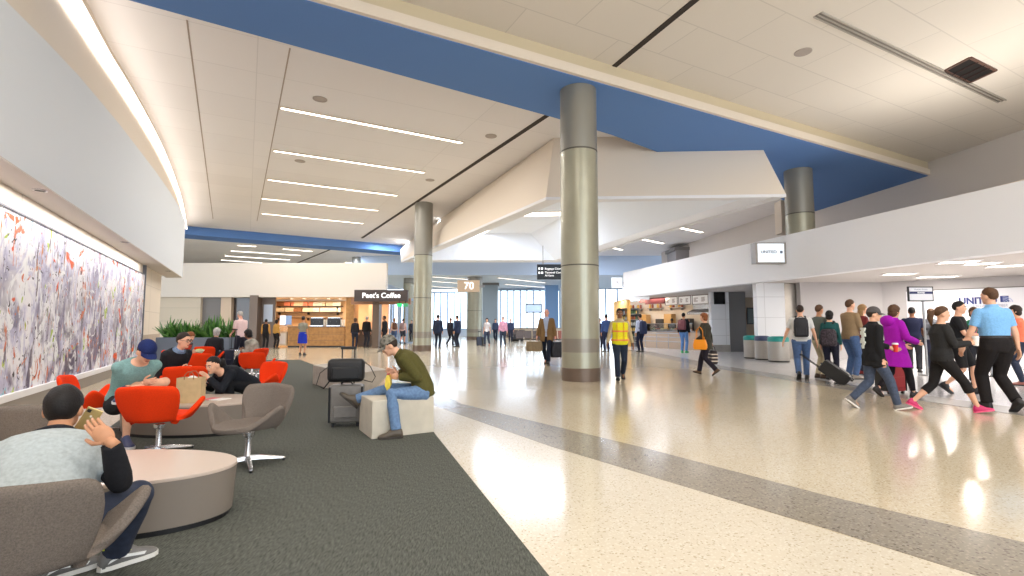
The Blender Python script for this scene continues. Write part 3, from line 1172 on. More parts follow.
a_, b_ = wloc(959, 301.5, .05), wloc(997, 300.5, .05)
hL = abs(onwall(975, 298).z - onwall(975, 304).z)
t = text('UNITED', hL * 1.5, M_TXB, ws, ((a_.x + b_.x) / 2, -.05, a_.z), (PI / 2, 0, 0), bold=.012)
t.scale.x = abs(b_.x - a_.x) / max(.1, max(v.co.x for v in t.data.vertices) - min(v.co.x for v in t.data.vertices))
a_, b_ = wloc(963, 306.3, .05), wloc(1008, 305.6, .05)
t = text('A STAR ALLIANCE MEMBER', hL * .6, mat('sign_text_soft', (150, 152, 176), .5), ws, ((a_.x + b_.x) / 2, -.045, a_.z), (PI / 2, 0, 0), ext=.002)
t.scale.x = abs(b_.x - a_.x) / max(.1, max(v.co.x for v in t.data.vertices) - min(v.co.x for v in t.data.vertices))
a_, b_ = wloc(1000, 296, .05), wloc(1009, 302, .05)
em = MB().span(a_.x, b_.x, -.045, -.03, b_.z, a_.z)
em.build('emblem', M_TXB, ws)
gl = MB()
wE, hE = b_.x - a_.x, a_.z - b_.z
for k in range(4):
    r_ = hE * (.85 - .22 * k)
    gl.tube([(a_.x + .06 + r_ * 1.3 * math.sin(t_ * PI / 2 / 6), -.05, b_.z + r_ * math.cos(t_ * PI / 2 / 6)) for t_ in range(7)], .012, 6)
gl.build('emblem_lines', mat('emblem_pale', (170, 180, 214), .5), ws)
# ------------------------------------------------------------------ people
SKIN = {'light': (224, 172, 142), 'tan': (196, 142, 108), 'brown': (132, 88, 62), 'pink': (226, 166, 144)}


def skinm(k):
    return mat('skin_' + k, SKIN[k], .55, var=.05, scale=30, spec=.35)


def ring(c, x, y, rx, ry, n=20, ex=2.25):
    out = []
    for t in range(n):
        a = 2 * PI * t / n
        ca, sa = math.cos(a), math.sin(a)
        r = (abs(ca) ** ex + abs(sa) ** ex) ** (-1 / ex)
        out.append(c + x * (rx * r * ca) + y * (ry * r * sa))
    return out


def ik(a, t, l1, l2, hint):
    d = t - a
    L = d.length
    mx = (l1 + l2) * .995
    if L > mx:
        t = a + d * (mx / L)
        d = t - a
        L = mx
    if L < abs(l1 - l2) + .01:
        L = abs(l1 - l2) + .01
        d = (d.normalized() if d.length > 1e-6 else V((0, 0, -1))) * L
        t = a + d
    u = d.normalized()
    h = hint - u * hint.dot(u)
    if h.length < 1e-5:
        h = u.orthogonal()
    h.normalize()
    x = (l1 * l1 - l2 * l2 + L * L) / (2 * L)
    y = math.sqrt(max(0, l1 * l1 - x * x))
    return a + u * x + h * y, t


def rotv(v, axis, ang):
    return Matrix.Rotation(ang, 3, axis) @ v


HAIRC = {'black': (26, 22, 22), 'dark': (46, 34, 28), 'brown': (84, 58, 38), 'red': (128, 74, 40), 'grey': (176, 172, 168), 'blond': (150, 116, 76)}


def hairm(k):
    return mat('hair_' + k, HAIRC[k], .6, var=.25, scale=40, bump=.3, bscale=120, spec=.3)


TORSO = [(-.10, .10, .085), (-.03, .166, .112), (.05, .172, .118), (.15, .150, .104), (.28, .160, .110), (.40, .178, .116), (.475, .178, .104), (.53, .130, .084), (.57, .064, .062)]


def person(label, loc, face, H=1.74, sex='m', fat=1.0, skin='light', top=None, jacket=None, bottom=None, shoes=(40, 36, 34), sole=None, hair=('short', 'dark'),
           hat=None, lean=2, lean2=None, twist=0, head=(0, -4), arms=None, legs=None, pz=None, seat=False, vox=.014, face_parts=False, group=None, extra=None, side=0, neckfwd=0, neckup=0):
    k = H / 1.75
    rz = R(face)
    root = empty('person', loc, rz, label, 'person', group)
    Rz = Matrix.Rotation(rz, 3, 'Z')
    iRz = Rz.inverted()
    O = V(loc)

    def W(p):                      # local (unscaled) point to the hall
        return O + Rz @ (V(p) * k)

    def Lc(p):                     # hall point to local, unscaled
        return (iRz @ (V(p) - O)) / k
    lean2 = lean if lean2 is None else lean2
    fem = sex == 'f'
    if pz is None:
        pz = .52 if seat else .94
        if not seat:
            for q in (legs or {}).values():
                if 'a' in q:
                    pz = min(pz, math.sqrt(.845 ** 2 - q['a'][1] ** 2) + q['a'][2] + .03)
    P = V((0, 0, pz))
    # spine
    def spine(s):
        """point, direction and lateral axis at distance s above the pelvis"""
        if s <= 0:
            a = R(lean)
            d = V((R(side), math.sin(a), math.cos(a))).normalized()
            if seat and s < 0:
                d = V((0, .25, 1)).normalized()
            p = P + d * s
        else:
            N = 12
            p = P.copy()
            for i in range(N):
                a = R(lean + (lean2 - lean) * ((i + .5) / N * s / .57))
                d = V((math.sin(R(side)), math.sin(a) * math.cos(R(side)), math.cos(a) * math.cos(R(side)))).normalized()
                p = p + d * (s / N)
        tw_ = R(twist) * max(0, min(1, s / .45))
        x = rotv(V((1, 0, 0)), V((0, 0, 1)), tw_)
        x = (x - d * x.dot(d)).normalized()
        y = d.cross(x).normalized()
        return p, d, x, y
    wS = .150 if fem else .170
    S = {}
    for sd, sg in (('L', -1), ('R', 1)):
        p, d, x, y = spine(.485)
        S[sd] = p + x * (sg * wS * (1 + (fat - 1) * .5))
    Hp = {sd: P + V((sg * .092 * (1 + (fat - 1) * .4), 0, -.03)) for sd, sg in (('L', -1), ('R', 1))}
    # legs
    legs = legs or {}
    J = {'W': W}
    for sd, sg in (('L', -1), ('R', 1)):
        q = dict(legs.get(sd, {}))
        if 'w' in q:
            an = Lc(q['w'])
        elif seat:
            an = V(q.get('a', (sg * .11, .42, .09)))
        else:
            an = V(q.get('a', (sg * .095, 0, .09)))
        hint = V(q.get('hint', (sg * .05, 1, .05 if not seat else .8)))
        if 'wh' in q:
            hint = iRz @ V(q['wh'])
        kn, an = ik(Hp[sd], an, .43, .42, hint)
        J['knee' + sd], J['ankle' + sd] = kn, an
        J['toe' + sd] = q.get('pitch', 0)
        J['yaw' + sd] = q.get('yaw', -sg * 6)
    arms = arms or {}
    for sd, sg in (('L', -1), ('R', 1)):
        q = dict(arms.get(sd, {}))
        if 'w' in q:
            t = Lc(q['w'])
        elif 'h' in q:
            t = V(q['h'])
        else:
            t = S[sd] + V((sg * q.get('out', .075), q.get('sw', .03), -.53))
        hint = V(q.get('hint', (sg * .35, -1, -.2)))
        if 'wh' in q:
            hint = iRz @ V(q['wh'])
        el, t = ik(S[sd], t, .29, .25, hint)
        J['elb' + sd], J['wri' + sd] = el, t
        J['curl' + sd] = q.get('curl', .5)
        J['pn' + sd] = q.get('palm') if 'wpalm' not in q else tuple(iRz @ V(q['wpalm']))
        J['hd' + sd] = tuple(iRz @ V(q['whd'])) if 'whd' in q else None
    # head frame
    p, d, x, y = spine(.57)
    hy, hp = R(head[0]), R(head[1])
    fwd = rotv(V((0, 1, 0)), V((0, 0, 1)), hy + R(twist))
    lat = rotv(V((1, 0, 0)), V((0, 0, 1)), hy + R(twist))
    fwd = rotv(fwd, lat, hp)
    hup = lat.cross(fwd)
    nd = (d * .75 + hup * .35).normalized()
    HC_ = p + nd * .082 + hup * (.068 + neckup) + fwd * (.018 + neckfwd)
    HM = Matrix((lat, fwd, hup)).transposed()
    J['head'] = HC_
    J['HM'] = HM

    def hl(a):
        return HC_ + HM @ V(a)

    def sc(mb):
        mb.v = [tuple(V(v) * k) for v in mb.v]
        return mb

    def torso(mb, o, s0, s1, ofs_low=0, flare=0, flat=1.0):
        pts = sorted(set([s for s, _, _ in TORSO if s0 < s < s1] + [s0, s1]))
        rings = []
        for s in pts:
            for (a, ax, ay), (b, bx, by) in zip(TORSO, TORSO[1:]):
                if s <= b or b == TORSO[-1][0]:
                    t = max(-4, min(1, (s - a) / (b - a)))
                    if s < -.03:
                        t = 1
                        ax, ay, bx, by = .166, .112, .166, .112
                        if not ofs_low and s <= -.09:
                            bx, by = .11, .09
                    rx, ry = ax + (bx - ax) * t, ay + (by - ay) * t
                    break
            f = fat if s < .5 else 1 + (fat - 1) * .4
            if fem:
                w = math.exp(-((s - .15) / .09) ** 2)
                rx *= (.93 - .07 * w) if s > .1 else 1.02
                ry *= 1 - .08 * w
            if s > .44:
                pass
            belly = math.exp(-((s - .17) / .13) ** 2) * max(0, fat - 1) * .05
            if s < 0 and flare:
                rx += flare * -s
                ry += flare * -s
            p, d, x, y = spine(s)
            if fem and .3 < s < .45:
                ry += .015
            rings.append(ring(p + y * belly, x, y, rx * f + o, ry * f * flat + o + belly * .6))
        mb.loft(rings)

    def leg(mb, sd, o, t1, w=1.0, ank=None):
        h, kn, an = Hp[sd], J['knee' + sd], J['ankle' + sd]
        f = 1 + (fat - 1) * .6
        rr = [(0, .092), (.25, .085), (.7, .064), (1, .056), (1.3, .058), (1.5, .052), (1.8, .038), (2, .036)]
        path, rad = [], []
        for t, r in rr:
            if t > t1:
                break
            q = h.lerp(kn, t) if t <= 1 else kn.lerp(an, t - 1)
            if t == 1:
                mb.ell(kn, [r * f * w + o] * 3, nu=10, nv=7)
            if ank and t > 1:
                r = r + (ank - r - o) * (t - 1)
            path.append(q)
            rad.append(r * f * w + o)
        if t1 < 2 and t1 not in [t for t, _ in rr]:
            q = h.lerp(kn, t1) if t1 <= 1 else kn + (an - kn) * (t1 - 1)
            path.append(q)
            rad.append(rad[-1])
        mb.tube(path, rad, 14)
        mb.ell(h, [.098 * f * w + o] * 3, nu=10, nv=7)

    def arm(mb, sd, o, t1, cuff=0):
        s, e, w = S[sd], J['elb' + sd], J['wri' + sd]
        f = (1 + (fat - 1) * .5) * (.88 if fem else 1)
        mb.ell(s - V((0, 0, .005)), [.056 * f + o] * 3, nu=10, nv=7)
        pts = [(0, .056), (.35, .052), (.75, .045), (1, .041), (1.2, .043), (1.6, .034), (1.95, .027), (2.0, .026)]
        path, rad = [], []
        for t, r in pts:
            if t > t1 + 1e-6:
                break
            path.append(s.lerp(e, t) if t <= 1 else e.lerp(w, t - 1))
            rad.append(r * f + o + (cuff if t > 1.5 else 0))
            if t == 1:
                mb.ell(e, [r * f + o] * 3, nu=10, nv=7)
        if path and t1 not in [t for t, _ in pts]:
            path.append(s.lerp(e, t1) if t1 <= 1 else e.lerp(w, t1 - 1))
            rad.append(rad[-1] + .004)
        mb.tube(path, rad, 12)

    # ---- body
    b = MB()
    torso(b, -.006, -.10, .57)
    p, d, x, y = spine(.55)
    p2 = HC_ - hup * .05 - fwd * .01
    b.tube([p - d * .03, p.lerp(p2, .5), p2], [(.062, .062), (.054, .056), (.052, .056)], 14)
    for sd in 'LR':
        leg(b, sd, -.004, 2)
        arm(b, sd, -.004, 2)
        an = J['ankle' + sd]
        yw = R(J['yaw' + sd])
        fd = rotv(rotv(V((0, 1, 0)), V((1, 0, 0)), R(J['toe' + sd])), V((0, 0, 1)), yw)
        b.tube([an, an + fd * .06 - V((0, 0, .035)), an + fd * .14 - V((0, 0, .05))], [.033, .029, .018], 10)
    # head
    b.ell(hl((0, -.008, .025)), (.076, .096, .098), HM, 18, 12)
    b.ell(hl((0, .022, -.045)), (.058, .066, .068), HM, 16, 10)
    b.ell(hl((0, .065, -.09)), (.03, .026, .022), HM, 10, 7)
    b.ell(hl((0, .097, -.018)), (.015, .02, .024), HM, 10, 7)
    b.ell(hl((0, .085, .012)), (.011, .014, .035), HM, 10, 7)
    b.ell(hl((0, .076, .03)), (.052, .02, .014), HM, 10, 7)
    for sg in (-1, 1):
        b.ell(hl((sg * .078, -.012, -.012)), (.012, .024, .034), HM, 10, 7)
        b.ell(hl((sg * .036, .07, -.02)), (.022, .02, .018), HM, 10, 7)
    body = sc(b).remesh('body', skinm(skin), root, vox * k, 3)
    # hands, welded on as the ends of the arms
    hb = MB()
    for sd, sg in (('L', -1), ('R', 1)):
        e, w = J['elb' + sd], J['wri' + sd]
        dd_ = V(J['hd' + sd]).normalized() if J['hd' + sd] is not None else (w - e).normalized()
        n = V(J['pn' + sd]) if J['pn' + sd] is not None else V((-sg, .15, 0))
        n = n - dd_ * n.dot(dd_)
        if n.length < .05:
            n = dd_.orthogonal()
        n.normalize()
        la = dd_.cross(n) * sg
        la.normalize()               # thumb side
        if J['pn' + sd] is None and la.y < 0:
            pass
        c = J['curl' + sd]
        F = .9 if fem else 1
        Mh = Matrix((la, n, dd_)).transposed()
        hb.ell(w + dd_ * .05 * F, (.042 * F, .018, .056 * F), Mh, 12, 8)
        hb.tube([w - dd_ * .03, w + dd_ * .02], [.026, .024], 10)
        for i, (u, ln) in enumerate(((.028, .92), (.010, 1.0), (-.009, .95), (-.027, .75))):
            q = w + dd_ * (.088 - abs(i - 1.3) * .005) * F + la * u * F
            dr = dd_.copy()
            pts = [q - dd_ * .02, q]
            for j, sl in enumerate((.042, .027, .021)):
                dr = rotv(dr, la * sg, -R(0)) if False else (dr * math.cos(c * (.5 + .25 * j)) + n * math.sin(c * (.5 + .25 * j))).normalized()
                # keep bending in the palm plane
                nn_ = (n - dr * n.dot(dr))
                q = q + dr * sl * ln * F
                pts.append(q)
            hb.tube(pts, [.0095, .0092, .0088, .008, .006], 7)
        q = w + dd_ * .03 + la * .03
        t1 = (la * .75 + dd_ * .6 + n * .25).normalized()
        t2 = (la * .25 + dd_ * .85 + n * (.3 + .4 * c)).normalized()
        hb.tube([q - la * .015, q, q + t1 * .034, q + t1 * .034 + t2 * .03, q + t1 * .034 + t2 * .05], [.013, .013, .011, .0095, .007], 7)
    me = sc(hb).mesh('h')
    bm = bmesh.new()
    bm.from_mesh(body.data)
    bm.from_mesh(me)
    bmesh.ops.recalc_face_normals(bm, faces=bm.faces)
    for f in bm.faces:
        f.smooth = True
    bm.to_mesh(body.data)
    bm.free()
    bpy.data.meshes.remove(me)
    if face_parts:
        for sg in (-1, 1):
            sc(MB().ell(hl((sg * .034, .083, .004)), (.013, .008, .0085), HM, 10, 7)).build('eye', mat('eye_white', (214, 206, 200), .3), body, smooth=True)
            sc(MB().ell(hl((sg * .034, .0885, .004)), (.0062, .005, .0068), HM, 8, 6)).build('iris', mat('eye_dark', (42, 30, 24), .2), body, smooth=True)
            sc(MB().tube([hl((sg * .018, .096, .026)), hl((sg * .036, .094, .032)), hl((sg * .054, .082, .026))], [.004, .005, .003], 6)).build('eyebrow', hairm(hair[1] if hair else 'dark'), body, smooth=True)
        sc(MB().ell(hl((0, .086, -.062)), (.024, .008, .008), HM, 10, 6)).build('mouth', mat('lips_' + skin, tuple(int(c_ * f_) for c_, f_ in zip(SKIN[skin], (.82, .62, .62))), .5), body, smooth=True)

    # ---- clothes
    def garment(sp, defname, ofs):
        mb = MB()
        o = ofs + sp.get('o', .0)
        hem = sp.get('hem', -.04)
        torso(mb, o, hem, sp.get('neck', .555), ofs_low=1, flare=sp.get('flare', 0))
        if hem < -.15:
            for sd in 'LR':
                leg(mb, sd, o + .012, min(1.0, (-hem - .03) / .43), 1.05)
        t1 = {'long': 1.96, 'short': .75, 'none': 0, 'elbow': 1.02}[sp.get('sleeve', 'short')]
        if t1:
            for sd in 'LR':
                arm(mb, sd, o * .9, sp.get('t1', t1), sp.get('cuff', .004))
        if sp.get('collar'):
            p, d, x, y = spine(.565)
            mb.loft([ring(p - d * .02, x, y, .085, .08), ring(p + d * .035, x, y, .068, .07)])
        m = sp['m'] if 'm' in sp else cloth(sp['c'])
        return sc(mb).remesh(sp.get('name', defname), m, root, sp.get('vox', vox) * k, 4)
    if top:
        J['top'] = garment(top, 'shirt', .010)
    if jacket:
        J['jacket'] = garment(dict(dict(sleeve='long'), **jacket), 'jacket', .020)
    if bottom:
        kd = bottom.get('kind', 'trousers')
        mb = MB()
        o = bottom.get('o', .012)
        torso(mb, o * .7, -.10, .13)
        m = bottom['m'] if 'm' in bottom else cloth(bottom['c'])
        if kd == 'skirt':
            c0 = P.copy()
            x, y = V((1, 0, 0)), V((0, 1, 0))
            mb.loft([ring(c0 + V((0, 0, z)), x, y, rx, ry) for z, rx, ry in ((.12, .16, .115), (0, .185, .135), (-.2, .2, .16), (-.40, .21, .18))])
        else:
            t1 = {'trousers': 2.22, 'jeans': 2.22, 'leggings': bottom.get('t1', 1.45), 'shorts': bottom.get('t1', .88)}[kd]
            for sd in 'LR':
                leg(mb, sd, o, t1, 1.03 if kd != 'leggings' else .98, {'trousers': .066, 'jeans': .062, 'leggings': None, 'shorts': None}[kd])
        J['bottom'] = sc(mb).remesh(bottom.get('name', kd), m, root, vox * k, 4)
    # ---- shoes
    if shoes:
        sm = mat('shoe_%d_%d_%d' % tuple(shoes), shoes, .5)
        slm = mat('sole_%d_%d_%d' % tuple(sole or (34, 32, 30)), sole or (34, 32, 30), .6)
        for sd, sg in (('L', -1), ('R', 1)):
            an = J['ankle' + sd]
            Ms = Matrix.Rotation(R(J['yaw' + sd]), 3, 'Z') @ Matrix.Rotation(R(J['toe' + sd]), 3, 'X')
            F = .92 if fem else 1

            def sring(y, w, h0, h1, n=12):
                out = []
                for t in range(n):
                    a = PI * t / (n - 1)
                    out.append(an + Ms @ (V((w * math.cos(a) * (1 if 0 < t < n - 1 else .95), y, -.085 + h0 + (h1 - h0) * math.sin(a) ** .8)) * F))
                return out
            st = [(-.078, .02, .025, .05), (-.07, .034, .012, .085), (-.04, .042, .01, .132), (.02, .042, .01, .136), (.06, .044, .01, .10), (.11, .048, .01, .062), (.155, .046, .01, .05), (.185, .034, .012, .038), (.2, .016, .018, .028)]
            so_ = sc(MB().loft([sring(*q) for q in st])).build('shoe', sm, root, smooth=True)
            ol = [(-.085, .0), (-.075, .03), (-.03, .044), (.05, .046), (.12, .053), (.175, .046), (.2, .026), (.207, 0)]
            pts = [(w, y) for y, w in ol] + [(-w, y) for y, w in reversed(ol[1:-1])]
            bo = [an + Ms @ (V((w, y, -.09)) * F) for w, y in pts]
            to = [an + Ms @ (V((w, y, -.066)) * F) for w, y in pts]
            sc(MB().loft([bo, to])).build('sole', slm, so_)
            J['shoe' + sd] = so_
            J['sf' + sd] = (an, Ms, F)
    # ---- hair and hats
    if hair and hair[0] != 'none':
        st = hair[0]
        mb = MB()
        a0, sl = {'short': (-.03, 1.0), 'bald': (-.02, .0), 'bob': (-.03, .75), 'long': (-.03, .75), 'tail': (-.01, .75), 'full': (-.01, .7)}[st]
        if len(hair) > 2:
            a0 = hair[2]
        gx, gy, gz = {'short': (.083, .105, .108), 'bald': (.081, .102, .1), 'bob': (.094, .112, .114), 'long': (.09, .11, .113), 'tail': (.084, .106, .109), 'full': (.1, .118, .122)}[st]
        tmp = MB().ell((0, 0, 0), (1, 1, 1), None, 24, 16)
        vs = []
        for v in tmp.v:
            q = V((v[0] * gx, v[1] * gy - .01, v[2] * gz + .028))
            keep = q.z > a0 + .028 + sl * q.y if st != 'bald' else (q.z < .068 and q.z > .0 + .75 * q.y + .0 and q.y < .04)
            if st in ('bob', 'long') and q.y < .02 and q.z > -.12:
                keep = True
            if keep and st == 'short':
                t_ = max(0, min(1, (q.z - a0 - .028 - sl * q.y) / .035))
                w_ = V((v[0] * .076, v[1] * .097 - .009, v[2] * .098 + .026))
                q = w_.lerp(q, t_)
            if not keep:
                q = V((v[0] * .062, v[1] * .078 - .01, v[2] * .082 + .028))
            jn = .0035 * math.sin(61 * q.x + 37 * q.z) * math.sin(47 * q.y + 29 * q.z)
            vs.append(hl(q * (1 + jn * 8)))
        mb.add(vs, tmp.f)
        if st in ('bob', 'full'):
            mb.ell(hl((0, -.045, -.045)), (.088, .065, .075), HM, 16, 10)
        if st == 'long':
            mb.ell(hl((0, -.055, -.09)), (.085, .055, .15), HM, 16, 10)
        if st == 'tail':
            mb.tube([hl((0, -.1, .04)), hl((0, -.15, .02)), hl((0, -.165, -.08)), hl((0, -.14, -.21))], [.024, .048, .044, .012], 12)
        J['hair'] = sc(mb).build('hair', hairm(hair[1]), root, smooth=True)
    if hat:
        hc, hcb = hat[0], hat[1] if len(hat) > 1 else hat[0]
        tmp = MB().ell((0, 0, 0), (1, 1, 1), None, 24, 16)
        vs = [hl((v[0] * .088, v[1] * .108 - .008, max(v[2], -.08) * .105 + .045)) for v in tmp.v]
        hm = hat[2] if len(hat) > 2 else cloth(hc)
        cp = sc(MB().add(vs, tmp.f)).build('cap', hm, root, smooth=True)
        br = MB()
        rg = []
        for t in range(9):
            a = -1.15 + 2.3 * t / 8
            i_ = (math.sin(a) * .084, math.cos(a) * .098 - .008, .042)
            o_ = (math.sin(a) * .086, math.cos(a) * .175 - .008, .022 - .02 * abs(math.sin(a)))
            rg.append([hl(i_), hl(o_), hl((o_[0], o_[1], o_[2] - .006)), hl((i_[0], i_[1], i_[2] - .01))])
        br.loft(rg)
        sc(br).build('brim', cloth(hcb) if len(hat) < 3 else hm, cp, smooth=True, auto=40)
        J['cap'] = cp
    J['root'] = root
    J['S'] = S
    J['spine'] = spine
    J['k'] = k
    J['hl'] = hl
    J['sc'] = sc
    J['body'] = body
    J['Rz'] = Rz
    J['torso'] = torso
    J['garment'] = garment
    return J


def hand_pos(J, sd, fwd=.09):
    e, w = J['elb' + sd], J['wri' + sd]
    return J['W'](w + (w - e).normalized() * fwd)


def walk(ph=1, st=.30):
    """ankles of a stride, ph = +1 with the right foot ahead"""
    f = dict(a=(.085, st, .10), pitch=12)
    r = dict(a=(.085, -st - .04, .17), pitch=-38)
    if ph > 0:
        return {'R': f, 'L': dict(r, a=(-.085, r['a'][1], r['a'][2]))}
    return {'L': dict(f, a=(-.085, f['a'][1], f['a'][2])), 'R': r}


JEANS = mat('denim_blue', (72, 98, 140), .85, var=.18, scale=30, bump=.2, bscale=400)
JEANSD = mat('denim_dark', (38, 46, 66), .85, var=.2, scale=30, bump=.2, bscale=400)
NAVY = (30, 36, 54)
BLK = (30, 30, 33)
# ------------------------------------------------------------------ lounge chairs
def sm(a, b, x):
    t = max(0, min(1, (x - a) / (b - a)))
    return t * t * (3 - 2 * t)


def gauss(x, m, s):
    return math.exp(-((x - m) / s) ** 2)


def chair_shell():
    NT, NS = 72, 13
    rows = []
    for i in range(NT):
        th = 2 * PI * i / NT            # 0 = front, pi = back
        a = abs((th + PI) % (2 * PI) - PI) * 180 / PI
        # rim height and rim radius
        arm = gauss(a, 78, 24)
        back = sm(120, 147, a)
        zr = .355 + .20 * arm + .345 * back - .02 * gauss(a, 0, 40) + .02 * back * gauss(a, 180, 28)
        rx = .30 + .115 * arm + .02 * back
        ry = .31 + .02 * gauss(a, 0, 40) + .06 * back
        if back > 0:
            rx += .17 * back * sm(172, 138, a)
        notch = gauss(a, 117, 9)
        rx -= .12 * notch
        ry -= .03 * notch
        row = []
        for j in range(NS):
            s = j / (NS - 1)
            if s < .5:
                u = s / .5
                r, z = .27 * u, .34 + .012 * u * u
                x, y = r * math.sin(th), r * math.cos(th)
            else:
                u = (s - .5) / .5
                w = u ** 1.15
                x = math.sin(th) * (.27 + (rx - .27) * w)
                y = math.cos(th) * (.27 + (ry - .27) * w)
                z = .352 + (zr - .352) * (u ** 1.35)
            row.append(V((x, y, z)))
        rows.append(row)
    mb = MB()
    n = NS - 1
    vs = [rows[0][0]]
    for r in rows:
        vs += r[1:]
    fs = []
    for i in range(NT):
        k = (i + 1) % NT
        fs.append((0, 1 + i * n, 1 + k * n))
        for j in range(n - 1):
            fs.append((1 + i * n + j, 1 + i * n + j + 1, 1 + k * n + j + 1, 1 + k * n + j))
    mb.add(vs, fs)
    return mb


FAB = {'grey': mat('fabric_warm_grey', (116, 106, 98), .9, var=.22, scale=160, bump=.4, bscale=420, spec=.15),
       'red': mat('fabric_orange_red', (226, 58, 14), .85, var=.08, scale=120, bump=.3, bscale=420, spec=.15)}


def shell_obj(colour):
    o = chair_shell().build('shell', FAB[colour], smooth=True)
    s = o.modifiers.new('t', 'SOLIDIFY')
    s.thickness = .05
    s.offset = -1
    s2 = o.modifiers.new('b', 'SUBSURF')
    s2.levels = s2.render_levels = 1
    return o


def make_chair(colour):
    r = empty('swivel_chair')
    o = shell_obj(colour)
    o.parent = r
    MB().lathe([(.05, .30), (.05, .27), (.026, .25), (.026, .08), (.04, .06), (.04, .045)], n=20).build('pedestal', M_CHROME, r, smooth=True, auto=35)
    for k in range(4):
        a = PI / 4 + k * PI / 2
        d = V((math.cos(a), math.sin(a), 0))
        nn_ = V((-d.y, d.x, 0))
        rg = []
        for t, w, z0, z1 in ((0, .03, .045, .085), (.1, .028, .04, .078), (.3, .02, .02, .038), (.325, .014, .018, .03)):
            p = d * t
            rg.append([p - nn_ * w + V((0, 0, z0)), p + nn_ * w + V((0, 0, z0)), p + nn_ * w * .7 + V((0, 0, z1)), p - nn_ * w * .7 + V((0, 0, z1))])
        f = MB().loft(rg).build('foot', M_CHROME, r, bevel=.004)
        MB().lathe([(.014, 0), (.014, .022)], d * .31, 10).build('glide', M_BLACK, f)
    r['category'] = 'chair'
    KIDS[r.name] = list(r.children)
    for c_ in r.children:
        KIDS[c_.name] = list(c_.children)
    return r


CH = {'grey': make_chair('grey'), 'red': make_chair('red')}
used = set()


def chair(colour, x, y, face, label, group):
    if colour in used:
        o = dup(CH[colour])
    else:
        o = CH[colour]
        used.add(colour)
    o.location = (x, y, .008)
    o.rotation_euler = (0, 0, R(face))
    tag(o, label, 'chair', group)
    return o


GG, GR = 'grey swivel lounge chairs', 'orange-red swivel lounge chairs'
VL2 = bpy.context.view_layer
VL2.update()
chair('grey', -1.98, 2.12, 28, 'grey fabric swivel lounge chair in which the man on the phone sits', GG)
chair('grey', -3.72, 3.95, 22, 'grey fabric swivel lounge chair cut by the picture edge under the long painting', GG)
chair('grey', -2.47, 4.76, 168, 'empty grey fabric swivel lounge chair beside the oval table, facing the lounge', GG)
chair('red', -3.58, 5.15, 10, 'empty orange-red swivel chair nearest the camera, back turned, by the paper bag', GR)
chair('red', -4.95, 6.0, -62, 'orange-red swivel chair of the man in shorts and blue cap', GR)
chair('red', -4.80, 7.5, 20, 'empty orange-red swivel chair directly behind the paper bag', GR)
chair('red', -3.95, 7.9, 158, 'orange-red swivel chair behind the woman in black leaning on her hand', GR)
chair('red', -5.55, 8.0, -60, 'orange-red swivel chair of the man in the dark jacket and glasses', GR)
chair('red', -6.75, 10.9, 18, 'orange-red swivel chair behind the chrome luggage handle in the middle of the lounge', GR)
chair('red', -7.95, 12.0, -75, 'orange-red swivel chair of the woman with the red top near the planter', GR)
chair('red', -8.7, 14.4, 6, 'orange-red swivel chair of the grey-haired person by the planter', GR)
chair('red', -5.75, 11.3, 8, 'empty orange-red swivel chair at the far right end of the seating group', GR)

# ------------------------------------------------------------------ drum tables
M_TTOP = mat('table_laminate', (196, 178, 164), .3, spec=.5)
M_TSIDE = mat('table_taupe', (128, 118, 108), .45)


def drum_table(x, y, a, b, rz, h, label, sq=2.0):
    e = empty('drum_table', (x, y, .008), R(rz), label, 'table', 'oval drum tables')
    el = lambda f, z: [V((a * f * math.copysign(abs(math.cos(t * 2 * PI / 64)) ** (2 / sq), math.cos(t * 2 * PI / 64)), b * f * math.copysign(abs(math.sin(t * 2 * PI / 64)) ** (2 / sq), math.sin(t * 2 * PI / 64)), z)) for t in range(64)]
    MB().loft([el(.955, 0), el(.955, .035)]).build('base', M_BLACK, e)
    MB().loft([el(.975, .035), el(1.0, h - .02)]).build('drum', M_TSIDE, e, smooth=True, auto=40)
    MB().loft([el(1.0, h - .02), el(1.004, h - .012), el(1.0, h)]).build('top', M_TTOP, e, smooth=True, auto=40)
    return e


drum_table(-2.76, 3.46, .84, .46, 4, .345, 'oval drum table with pale top between the phone man and the empty grey chair')
drum_table(-3.98, 6.35, .86, .52, 0, .37, 'oval taupe drum table carrying the paper bag')

# paper bag and leaflet on the far table
pb_ = PY(186.5, 405, 6.05)
e = empty('paper_bag', (pb_.x, 6.12, .378), R(12), 'kraft paper carrier bag standing on the far oval table', 'bag')
MB().loft([[V((x * .135 * f, y * .075, z)) for x, y in ((-1, -1), (1, -1), (1, 1), (-1, 1))] for f, z in ((1, 0), (1.0, .15), (.98, .30))], cap=False).add([V((-.135, -.075, .002)), V((.135, -.075, .002)), V((.135, .075, .002)), V((-.135, .075, .002))], [(0, 1, 2, 3)]).build('bag_body', mat('kraft_paper', (196, 170, 128), .8, var=.08, scale=14), e)
for s in (-1, 1):
    MB().tube([(-.05, s * .075, .28), (-.05, s * .07, .33), (-.02, s * .062, .37), (.02, s * .062, .37), (.05, s * .07, .33), (.05, s * .075, .28)], .005, 8).build('handle', mat('kraft_handle', (150, 100, 70), .8), e, smooth=True)
MB().ell((0.01, 0, .27), (.06, .045, .05)).build('tissue', mat('tissue_white', (230, 226, 216), .8), e, smooth=True)
lf = PZ(217, 398.5, .38)
e = empty('magazine', (lf.x + .02, lf.y - .06, .379), R(-18), 'open magazine with red and white page at the right end of the far oval table', 'magazine')
MB().span(-.15, 0, -.1, .1, 0, .006).build('left_page', mat('page_pink', (206, 110, 110), .6), e)
MB().span(.0, .15, -.1, .1, 0, .007).build('right_page', mat('page_white', (226, 222, 218), .6), e)

